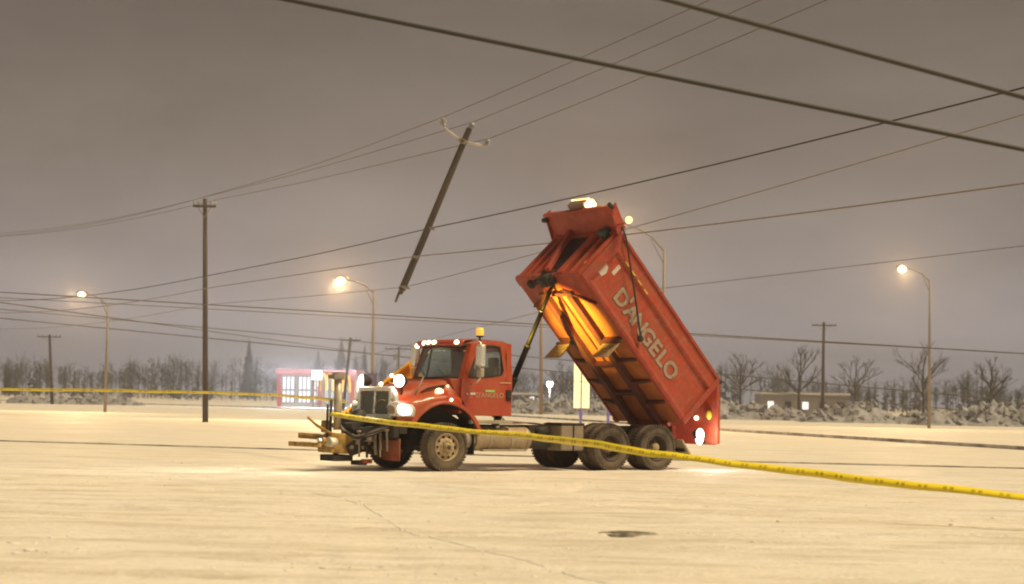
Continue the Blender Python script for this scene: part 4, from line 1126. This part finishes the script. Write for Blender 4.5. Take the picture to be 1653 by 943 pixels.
# ---- dump body, raised 47 degrees about its rear hinge (local x = towards the front, z = up off the floor)
TILT = rad(47.2)
db = empty('dump_body', (-6.6, 0, 1.1), (0, -TILT, 0), truck)
LB, HW, HB = 4.5, 1.22, 1.50
MB().box((0, -HW + .03, 0), (LB - .05, HW - .03, .03)).build('floor', M_UNDER, db)
for s in (1, -1):
    MB().box((0.0, s*.37, -.14), (4.02, s*.57, -.001)).build('floor_sill', M_SILL, db, bevel=.01)
    MB().box((.05, s*HW - s*.035, .0), (LB - .04, s*HW, HB - .04)).build('side_panel', M_BODY, db)
    # bottom rail: bevelled section
    MB().prism([(s*(HW - .04), -.03), (s*(HW + .05), -.01), (s*(HW + .07), .07), (s*(HW + .002), .20)], .02, LB - .01, 'YZ').build('bottom_rail', M_BODY2, db, bevel=.008)
    MB().prism([(s*(HW + .001), 1.10), (s*(HW + .06), 1.14), (s*(HW + .06), 1.19), (s*(HW + .045), 1.22), (s*(HW + .045), 1.45), (s*(HW + .001), 1.45)], .03, LB - .02, 'YZ').build('sideboard', M_BODY, db, bevel=.006)
    MB().box((0, s*(HW - .07), 1.452), (LB + .02, s*(HW + .085), 1.53)).build('top_rail', M_BODY2, db, bevel=.015)
    MB().box((-.03, s*(HW - .06), -.02), (.10, s*(HW + .09), 1.45)).build('rear_post', M_BODY2, db, bevel=.012)
    MB().prism([(4.30, -.02), (LB + .03, -.02), (LB + .03, 1.45), (4.42, 1.45), (4.26, 1.1)], s*(HW + .075), s*(HW - .02)).build('front_post', M_BODY2, db, bevel=.01)
    # gusset plates under the front corners
    MB().prism([(LB, s*.30), (LB, s*1.19), (3.75, s*1.19), (3.96, s*.72), (4.20, s*.25)], -.035, -.004, 'XY').build('corner_gusset', M_BODY2, db)
    MB().beam((3.73, s*1.18, -.05), (4.18, s*.30, -.05), .05, .10).build('gusset_flange', M_SILL, db)
    # outriggers between sill and rail
    for x in (2.66, 2.0, 1.35, .7):
        y0, y1 = sorted((s*.575, s*1.18))
        MB().hexa([(x-.03, s*.575, -.14), (x+.03, s*.575, -.14), (x+.03, s*1.18, -.05), (x-.03, s*1.18, -.05), (x-.03, s*.575, -.002), (x+.03, s*.575, -.002), (x+.03, s*1.18, -.002), (x-.03, s*1.18, -.002)]).build('outrigger', M_SILL, db)
    # mud flap plates ahead of the tandem
    fl = MB().box((2.60, s*.60, -.64), (2.63, s*1.20, -.16)).build('mud_flap', M_FLAPG, db, bevel=.01)
    for k, zc in enumerate((-.28, -.36, -.47)):
        a, b = sorted((s*(.68 + .03*k), s*(1.12 - .04*k)))
        MB().box((2.633, a, zc - .022), (2.637, b, zc + .022)).build('smudged_print', mat('smudged_flap_print', (.12, .10, .05), rough=.8, dirt=(.33, .27, .15), dirt_amt=1.0, dscale=9), fl)
    MB().box((2.58, s*.62, -.18), (2.66, s*1.18, -.12)).build('flap_hanger', M_SILL, db)
    # tarp arm along the side
    MB().tube([(2.35, s*(HW + .11), .30), (3.4, s*(HW + .13), .92), (4.40, s*(HW + .13), 1.50), (4.62, s*(HW + .06), 1.62)], [.022, .02, .02, .02], 8).lathe([(.001, 0), (.075, 0), (.075, .06), (.001, .065)], 14, 'Y', (2.35, s*(HW + .06) if s > 0 else -(HW + .125), .30)).build('tarp_arm', M_BLACK, db)
MB().box((1.9, -.045, -.035), (4.0, .0, -.002)).build('floor_seam', M_SILL, db)
for x in (1.0, 1.9, 4.08):
    MB().box((x - .04, -.365, -.12), (x + .04, .365, -.002)).build('cross_member', M_SILL, db)
MB().box((4.04, -.62, -.13), (4.12, .62, -.004)).build('front_cross_member', M_SILL, db)
# bulkhead with posts and braces
MB().box((LB - .05, -HW + .01, -.01), (LB, HW - .01, 1.50)).build('bulkhead', M_BODY, db)
for y, w, d in ((-1.13, .12, .08), (-.86, .13, .10), (-.58, .10, .09), (.46, .22, .13), (.80, .11, .09), (1.12, .13, .08)):
    MB().box((LB + .001, y - w/2, .02), (LB + d, y + w/2, 1.46)).build('bulkhead_post', M_BODY, db, bevel=.012)
MB().beam((LB + .16, .0, .08), (LB + .16, -.55, 1.58), .12, .12, (1, 0, 0)).build('diagonal_brace', M_BODY2, db, bevel=.012)
MB().box((LB + .002, -.50, .03), (LB + .02, .34, 1.44)).build('recess_shade_plate', mat('recess_shade_red', (.04, .008, .007), rough=.8, var=.2), db)  # flat dark sheet painting the shadow between the bulkhead posts
MB().box((LB - .02, -HW, -.04), (LB + .10, HW, .06)).build('bulkhead_sill', M_BODY2, db, bevel=.012)
# hoist head
MB().tube([(4.52, -.30, -.10), (4.52, .30, -.10)], .075, 14).sphere((4.50, 0, -.10), .16, 14, 10).box((4.36, -.20, -.20), (4.62, -.12, .16)).box((4.36, .12, -.20), (4.62, .20, .16)).build('hoist_head', M_BLACK, db, bevel=.015)
MB().sphere((4.40, -.72, -.06), .11, 10, 8).tube([(4.40, -.72, -.06), (4.46, -.2, -.12)], .03, 6).sphere((4.44, -.50, -.06), .07, 10, 8).build('hose_fitting', M_BLACK, db)
# cab shield
shv = [(LB - .02, -1.20, 1.50), (LB - .02, 1.20, 1.50), (5.16, 1.30, 1.66), (5.10, -1.26, 1.66)]
sh = MB().hexa([Vector(v) for v in (shv[0], shv[1], shv[2], shv[3])] + [Vector(v) + Vector((-.01, 0, .035)) for v in (shv[0], shv[1], shv[2], shv[3])])
cs = sh.build('cab_shield', M_BODY2, db, bevel=.008)
db_parts = MB().beam((5.13, -1.27, 1.645), (5.19, 1.31, 1.645), .07, .10); db_parts.build('shield_lip', M_BODY2, db, bevel=.015)
for s in (1, -1):
    MB().prism([(LB + .02, 1.40), (LB + .02, 1.70), (5.14, 1.86), (5.14, 1.64)], s*1.235, s*1.265).build('shield_cheek', M_BODY2, db, bevel=.008)
MB().box((LB + .02, -1.2, 1.44), (LB + .10, 1.2, 1.50)).build('shield_root_bar', M_BODY2, db, bevel=.01)
MB().lathe([(.001, 0), (.12, .01), (.13, .04), (.13, .22), (.12, .26), (.001, .26)], 14, 'Y', (4.62, .70, 1.40)).build('tarp_motor', mat('dark_green_motor', (.035, .045, .035), rough=.5, var=.2), db)
MB().tube([(5.02, -1.36, 1.60), (5.02, -1.20, 1.60)], .06, 10).tube([(5.25, 1.28, 1.66), (5.15, 1.40, 1.62)], .05, 10).build('tarp_roller_ends', M_BLACK, db)
# lights on the shield
lb = MB().box((5.10, -.30, 1.70), (5.30, .30, 1.88)).build('light_bar', mat('light_bar_base', (.20, .13, .10), rough=.5, var=.15), db, bevel=.02)
MB().hexa([(5.08, -.32, 1.885), (5.32, -.32, 1.885), (5.32, .34, 1.885), (5.08, .34, 1.885), (5.12, -.29, 1.96), (5.28, -.29, 1.96), (5.28, .30, 1.96), (5.12, .30, 1.96)]).build('light_bar_lens', emis('strobe_bar_glow', (1.0, .66, .26), 2.6), lb, bevel=.02)
MB().hexa([(5.05, .30, 1.72), (5.26, .30, 1.72), (5.26, .44, 1.72), (5.05, .44, 1.72), (5.08, .30, 1.95), (5.24, .30, 1.95), (5.24, .42, 1.95), (5.08, .42, 1.95)]).sphere((5.12, .52, 1.76), .075, 10, 8).build('strobe', E_AMBER, lb, bevel=.02)
lamp('strobe_light', 'POINT', (5.2, .62, 1.95), 18, (1.0, .62, .22), db, .08)
fl = empty('corner_flood_lamp', (4.74, 1.56, 1.70), (0, rad(40), rad(70)), db)
MB().lathe([(.02, -.14), (.03, -.12), (.052, -.05), (.054, -.04)], 14, 'X').build('shell', M_BLACK, fl)
MB().lathe([(.05, -.06), (.085, .10), (.08, .14), (.001, .16)], 14, 'X').build('lens', emis('corner_lamp_glow', (1.0, .80, .38), 1.25), fl)
MB().tube([(0, 0, -.12), (-.12, -.10, -.34)], .022, 6).build('stalk', M_BODY2, fl)
# lettering along the side, read from the front
Mt0 = Matrix(((-1, 0, 0, 0), (0, 0, 1, 0), (0, 1, 0, 0), (0, 0, 0, 1)))
for ch, x, z in (("D", 3.36, .53), ("'", 3.13, .60), ("A", 2.93, .53), ("N", 2.58, .53), ("G", 2.20, .53), ("E", 1.86, .53), ("L", 1.54, .53), ("O", 1.17, .53)):
    M = Mt0.copy(); M[0][3] = x; M[2][3] = z
    M[1][3] = HW + .004; bo = text_mesh('body_letter', ch, .54, M_LETDK, db, M, .003, .034)
    M2 = Mt0.copy(); M2[1][3] = HW + .010; M2[0][3] = x; M2[2][3] = z
    text_mesh('letter_face', ch, .54, M_LETTER, db, M2, .003, .018)
# stickers
st = MB(); st.prism([(4.28, .42), (4.12, .44), (4.08, .58), (4.14, .72), (4.26, .74), (4.32, .62)], HW + .002, HW + .007); st.build('worn_sticker', M_STICK, db)
MB().box((3.90, HW + .002, .72), (4.0, HW + .007, 1.0)).build('white_decal', M_STICK, db)
for k in range(4): MB().box((3.95 - k*.28, HW + .061, 1.145), (3.80 - k*.28, HW + .065, 1.18)).build('yellow_reflector', M_STICKY, db)
for k in range(3): MB().box((4.445, HW - .5 + k*.12, .25 + k*.22), (4.503, HW - .44 + k*.12, .33 + k*.22)).build('front_reflector', M_STICKY, db)
# tailgate hanging open from its top hinge
tg = empty('tailgate', (-.06, 0, 1.47), (0, TILT, 0), db)
MB().box((-.05, -1.18, -1.45), (0, 1.18, .02)).build('gate_panel', M_BODY, tg, bevel=.01)
for y in (-1.10, -.55, 0, .55, 1.10): MB().box((-.13, y - .05, -1.44), (-.052, y + .05, 0)).build('gate_rib', M_BODY2, tg, bevel=.01)
for z in (-1.42, -.72, -.04): MB().box((-.12, -1.04, z - .05), (-.054, 1.04, z + .05)).build('gate_rail', M_BODY2, tg, bevel=.01)
MB().tube([(0, -1.30, .02), (0, 1.30, .02)], .045, 10).build('hinge_pin', M_BLACK, tg)
MB().sphere((.03, .47, -.84), .055, 12, 8).build('marker_lamp', E_CLEAR, tg)
MB().sphere((.05, .95, -.76), .09, 12, 8, (.7, .8, 1.25)).build('amber_reflector', emis('amber_reflector_glow', (1.0, .62, .03), .25, (.7, .45, .03)), tg)

# ---- rear end of the chassis
MB().box((-7.0, -.55, .70), (-6.86, .55, 1.02)).tube([(-6.6, -.75, 1.08), (-6.6, .75, 1.08)], .06, 12).box((-6.72, .38, .95), (-6.45, .52, 1.16)).box((-6.72, -.52, .95), (-6.45, -.38, 1.16)).build('rear_hinge', M_BODY2, truck, bevel=.01)
for s in (1, -1):
    y0, y1 = sorted((s*.62, s*1.18))
    MB().hexa([(-6.93, y0, .36), (-6.90, y0, .33), (-6.90, y1, .33), (-6.93, y1, .36), (-6.66, y0, .72), (-6.63, y0, .70), (-6.63, y1, .70), (-6.66, y1, .72)]).build('rear_mud_flap', M_FLAPG, truck)
    q = MB().lathe([(.001, 0), (.06, 0), (.055, -.03), (.001, -.04)], 14, 'X', (-7.001, s*.40, .86)).build('tail_lamp', E_TAIL, truck)  # tail lamps put in lit to redden the tailgate
MB().box((-7.15, .5, .50), (-6.80, .58, .66)).box((-6.9, -.5, .42), (-6.75, 1.1, .48)).build('tow_frame', M_BLACK, truck)
wl = empty('rear_work_lamp', (-7.28, 1.0, .84), (0, 0, rad(100)), truck)
MB().lathe([(.03, -.16), (.06, -.14), (.15, .02), (.16, .06)], 16, 'X').build('shell', M_BLACK, wl)
MB().lathe([(.132, .04), (.12, .09), (.001, .13)], 16, 'X').sphere((.05, 0, -.08), .115, 12, 8, (.8, .9, 1.5)).build('lens', E_WORK, wl)
MB().tube([(-.1, 0, 0), (-.1, .25, -.15), (-.1, .40, -.2)], .02, 6).build('bracket', M_BLACK, wl)
lamp('work_lamp_light', 'POINT', (-7.45, 1.35, .8), 40, (1, .93, .85), truck, .1)
lamp('tailgate_tint_light', 'POINT', (-7.15, .2, .8), 3, (1, .2, .16), truck, .1)  # added red light that tints the tailgate and snow pink

# beam of the roof beacon caught on the underside of the raised bed
tgt = Vector((-6.6, 0, 1.1)) + Vector((math.cos(TILT)*3.25, .0, math.sin(TILT)*3.25))
lamp('beacon_beam', 'SPOT', (-1.20, .62, 3.0), 5200, (1.0, .64, .10), truck, .03, tgt, 39, .85)

# ------------------------------------------------------------------ plow hitch on the nose
ph = empty('plow_hitch', (TX, TY, 0), (0, 0, math.pi + TH))
tag(ph, 'yellow and black snow plow hitch with upright hydraulic post on the truck nose', 'plow hitch')
MB().tube([(2.04, 0, .86), (2.04, 0, 1.98)], .085, 16).build('mast', M_TAN, ph)
MB().lathe([(.12, 1.93), (.135, 1.95), (.135, 2.06), (.10, 2.085), (.001, 2.09)], 18, 'Z', (2.04, 0, 0)).box((1.98, -.14, 1.94), (2.22, .14, 2.04)).build('mast_cap', M_GALV, ph, bevel=.015)
MB().tube([(2.22, .02, .72), (2.20, 0, 1.50)], .032, 8).tube([(2.32, .05, .70), (2.30, .03, 1.40)], .028, 8).build('hydraulic_rods', M_BLACK, ph)
Mo = Matrix.Translation((1.60, .02, 1.02)) @ Matrix.Rotation(rad(-28), 4, 'Y')
MB().lathe([(.001, -.34), (.12, -.31), (.17, -.18), (.18, 0), (.17, .18), (.12, .29), (.001, .32)], 18, 'Z', (0, 0, 0), True, Mo).build('hydraulic_tank', M_BLACK, ph)
for s in (-1, 1):
    MB().prism([(1.22, .45), (1.60, .40), (1.90, .30), (2.02, .52), (1.78, .66), (1.62, .92), (1.40, .95), (1.22, .95)], s*.34 - .025, s*.34 + .025).build('side_plate', M_BLACK, ph, bevel=.012)
MB().tube([(1.62, -.36, 1.10), (1.58, .06, .96)], .14, 14).tube([(1.58, -.42, .84), (1.58, .42, .84)], .09, 14).tube([(1.85, -.42, .95), (1.85, .42, .95)], .08, 12).build('cross_tube', M_BLACK, ph)
MB().hexa([(1.55, -.25, 1.05), (1.80, -.25, .95), (1.80, -.05, .95), (1.55, -.05, 1.05), (1.60, -.22, 1.22), (1.84, -.22, 1.16), (1.84, -.06, 1.16), (1.60, -.06, 1.22)]).build('lift_arm', M_BLACK, ph, bevel=.02)
MB().prism([(1.72, .34), (2.34, .38), (2.36, .66), (2.16, .80), (1.90, .78), (1.72, .62)], -.30, .30).build('push_block', M_YEL, ph, bevel=.025)
MB().box((1.78, -.30, .20), (2.28, .26, .335)).box((1.52, .1, .12), (1.75, .42, .22)).build('base_shoe', M_BLACK, ph, bevel=.02)
MB().box((1.46, .36, .16), (1.66, .52, .25)).build('foot_plate', M_FLAP, ph, bevel=.01)
MB().tube([(2.30, .28, .58), (2.78, .57, .65)], .075, 14).build('angle_cylinder', M_YEL, ph)
MB().tube([(2.34, .40, .60), (2.60, .56, .62)], .10, 14).build('cylinder_sleeve', mat('cream_sleeve', (.55, .48, .36), rough=.5, var=.15), ph)
MB().tube([(2.76, .56, .65), (2.86, .62, .66)], .04, 10).build('cylinder_ram', M_CHROME, ph)
MB().tube([(2.25, -.28, .70), (2.72, -.46, .73)], .06, 12).build('angle_cylinder', M_YEL, ph)
MB().tube([(2.15, .05, .74), (2.62, .12, .96)], .035, 8).tube([(2.62, .12, .96), (2.85, .15, 1.12)], .03, 8).build('prop_arm', M_YEL, ph)
MB().box((2.20, -.16, .80), (2.36, .0, 1.06)).build('valve_block', M_YEL, ph, bevel=.03)
MB().hexa([(2.78, -.62, .50), (2.88, -.62, .50), (2.88, .62, .50), (2.78, .62, .50), (2.78, -.62, .60), (2.88, -.62, .60), (2.88, .62, .60), (2.78, .62, .60)]).build('push_beam', M_YEL, ph, bevel=.02)
R = random.Random(9)
for k in range(6):
    y = -.1 + .12 * k
    P = [Vector((2.02, .05 + y*.3, 1.0 - .03*k)), Vector((1.85, .30 + y*.5, .78 - .02*k + R.uniform(-.04, .04))), Vector((1.62, .52 + y*.3, .72 + .03*k)), Vector((1.42, .66 + y*.3, .80 + .03*k)), Vector((1.25, .85 + .02*k, .92 + .01*k))]
    MB().tube(smooth_pts(P, 8), .016, 6).build('hydraulic_hose', M_CABLEL if k in (1, 3, 4) else M_RUBB, ph)
MB().box((1.30, -.36, .40), (1.52, .36, .90)).tube([(1.45, .30, .35), (1.45, .30, .95)], .045, 10).build('mount_frame', M_BLACK, ph, bevel=.01)
for k, (x, y, z0, z1) in enumerate(((1.72, .40, .30, .86), (1.55, .44, .28, .70), (1.33, .62, .30, .92), (1.33, .90, .42, .90))):
    MB().tube([(x, y, z0), (x + .02, y, z1)], .022 + .006*(k % 2), 8).lathe([(.05, 0), (.05, .05)], 10, 'Z', (x + .02, y, z1 - .05)).build('support_rod', (M_GREY, M_BLACK, M_TAN, M_GREY)[k], ph)
for k in range(5):
    MB().lathe([(.001, 0), (.045, .0), (.045, .03), (.001, .035)], 10, 'Y', (1.34 + .14*k, .366, .50 + .05*(k % 2)*2)).build('pin_head', M_GREY, ph)
MB().box((1.36, .37, .62), (1.60, .50, .80)).build('pump_valve', M_GREY, ph, bevel=.02)
MB().lathe([(.001, 0), (.075, .01), (.08, .04), (.08, .26), (.001, .28)], 14, 'Y', (1.48, -.02, .62)).build('pump_motor', M_GREY, ph)
MB().tube([(1.42, .58, .34), (1.43, .55, .82)], .035, 8).tube([(1.40, .75, .45), (1.40, .72, .80)], .03, 8).build('hanging_chain_pins', M_GREY, ph)

# ------------------------------------------------------------------ orange wing plow raised along the far side
wp = empty('wing_plow', (TX, TY, 0), (0, 0, math.pi + TH))
tag(wp, 'long orange wing plow blade raised diagonally along the far side of the truck', 'wing plow')
A0, A1 = Vector((-1.00, -1.62, 2.52)), Vector((1.06, -1.62, 1.13))
dv = (A1 - A0); nrm = Vector((dv.z, 0, -dv.x)).normalized()
if nrm.z > 0: nrm = -nrm
vs = []; fs = []; NU, NV = 10, 8
for i in range(NU + 1):
    for k in range(NV + 1):
        v = k / NV; taper = 1.0 - .25 * (i / NU)
        p = A0 + dv * (i / NU) + nrm * (v * .78 * taper) + Vector((0, -.20 * math.sin(v * math.pi) - .02, 0))
        vs.append(p)
for i in range(NU):
    for k in range(NV): fs.append((i*(NV+1)+k, i*(NV+1)+k+1, (i+1)*(NV+1)+k+1, (i+1)*(NV+1)+k))
mb = MB(); mb.add(vs, fs, True); mb.build('moldboard', M_ORANGE, wp, solid=.025)
MB().beam(A0 + nrm*.02, A1 + nrm*.02, .06, .06).build('top_flange', M_ORANGE, wp, bevel=.01)
MB().beam(A0 + nrm*.80 + Vector((0, .02, 0)), A0.lerp(A1, .97) + nrm*.61 + Vector((0, .02, 0)), .03, .14).build('cutting_edge', M_BLACK, wp)
for t in (.12, .38, .64, .9):
    p = A0.lerp(A1, t); MB().beam(p + Vector((0, .03, 0)), p + nrm*.55 + Vector((0, .03, 0)), .05, .04).build('rib', M_ORANGE, wp)
for t in (.34, .48, .84):
    p = A0.lerp(A1, t); MB().sphere(p + Vector((0, .06, .02)), .045, 10, 8).build('marker_lamp', E_CLEAR, wp)
MB().tube([A0.lerp(A1, .25) + nrm*.4, Vector((-.6, -1.05, .85))], .05, 8).tube([A0.lerp(A1, .75) + nrm*.3, Vector((.4, -1.05, .8))], .05, 8).build('push_arm', M_BLACK, wp)

# ------------------------------------------------------------------ caution tape
TM = Matrix.Translation((TX, TY, 0)) @ Matrix.Rotation(math.pi + TH, 4, 'Z')
def tape(P, w, label, seed, twist):
    Q = smooth_pts(P, 22); R = random.Random(seed)
    t = empty('caution_tape', Q[0]); tag(t, label, 'caution tape', 'yellow caution tapes strung round the scene')
    segs = []; o = Q[0]
    acc = 0
    rows = []
    for i, p in enumerate(Q):
        d = (Q[min(i+1, len(Q)-1)] - Q[max(i-1, 0)]).normalized(); s = i / (len(Q) - 1)
        a = twist(s)
        side = Vector((0, 0, 1)) - d * d.z; side.normalize(); b = d.cross(side)
        n = side * math.cos(a) + b * math.sin(a)
        p = p + Vector((0, 0, .006 * math.sin(s * 41 + seed) + .003 * math.sin(s * 97)))
        rows.append((p - n * w / 2 - o, p + n * w / 2 - o))
    base = MB(); vs = [v for r in rows for v in r]
    base.add(vs, [(2*i, 2*i+1, 2*i+3, 2*i+2) for i in range(len(rows) - 1)], True)
    base.build('ribbon', M_TAPE, t, solid=.0015)
    pr = MB(); k = 0
    for i in range(0, len(rows) - 3, 4):      # smudged, unreadable print: short darker dashes
        for u0 in (0.0, .5):
            j = i + (0 if u0 == 0 else 1)
            a0, a1 = rows[j]; b0, b1 = rows[j+1]
            e0 = a0.lerp(b0, .2); e1 = a1.lerp(b1, .2); f0 = a0.lerp(b0, .75); f1 = a1.lerp(b1, .75)
            nn = (b0 - a0).cross(a1 - a0).normalized() * .003
            for sg in (1, -1):
                pr.add([e0.lerp(e1, .28) + nn*sg, f0.lerp(f1, .28) + nn*sg, f0.lerp(f1, .72) + nn*sg, e0.lerp(e1, .72) + nn*sg], [(0, 1, 2, 3)])
    o2 = pr.build('smudged_print', M_TAPED, t, recalc=False); o2['kind'] = 'stuff'
    return t
p0 = TM @ Vector((2.26, .06, 1.19))
P = [p0] + [at(*q) for q in ((640, 683, 38.5), (740, 694, 36), (840, 703, 33.5), (940, 714.5, 31), (1040, 730, 29.5), (1143, 743, 28.5), (1300, 763, 27.5), (1480, 784, 26.5), (1700, 808, 25.5))]
tape(P, .115, 'yellow caution tape stretched low in front of the whole truck', 1, lambda s: -.85 + .45 * min(1, s * 2.6) - .45 * max(0, s - .42) + .25 * math.sin(s * 17))
q0 = TM @ (A1 + Vector((0, .05, .30)))
P = [at(559, 648.5, 45.6), at(530, 645.5, 48), at(504, 642.5, 50), at(400, 636, 56), at(200, 631, 62), at(-40, 628, 68)]
tape(P, .095, 'yellow caution tape running left from the orange wing plow', 5, lambda s: -.4 + .25 * math.sin(s * 9))

# ------------------------------------------------------------------ snowy night haze
hz = bpy.data.materials.new('snowy_haze'); hz.use_nodes = True
hn = hz.node_tree; hn.nodes.clear()
ho = hn.nodes.new('ShaderNodeOutputMaterial'); hv = hn.nodes.new('ShaderNodeVolumePrincipled')
hv.inputs['Color'].default_value = (.80, .80, .84, 1); hv.inputs['Density'].default_value = .0010; hv.inputs['Anisotropy'].default_value = 0.72
hn.links.new(hv.outputs[0], ho.inputs['Volume'])
hb_ = MB().box((-420, -40, -1.2), (420, 1000, 27)).build('haze', hz)
tag(hb_, 'thin snowy haze hanging over the whole place', None, None, 'stuff')
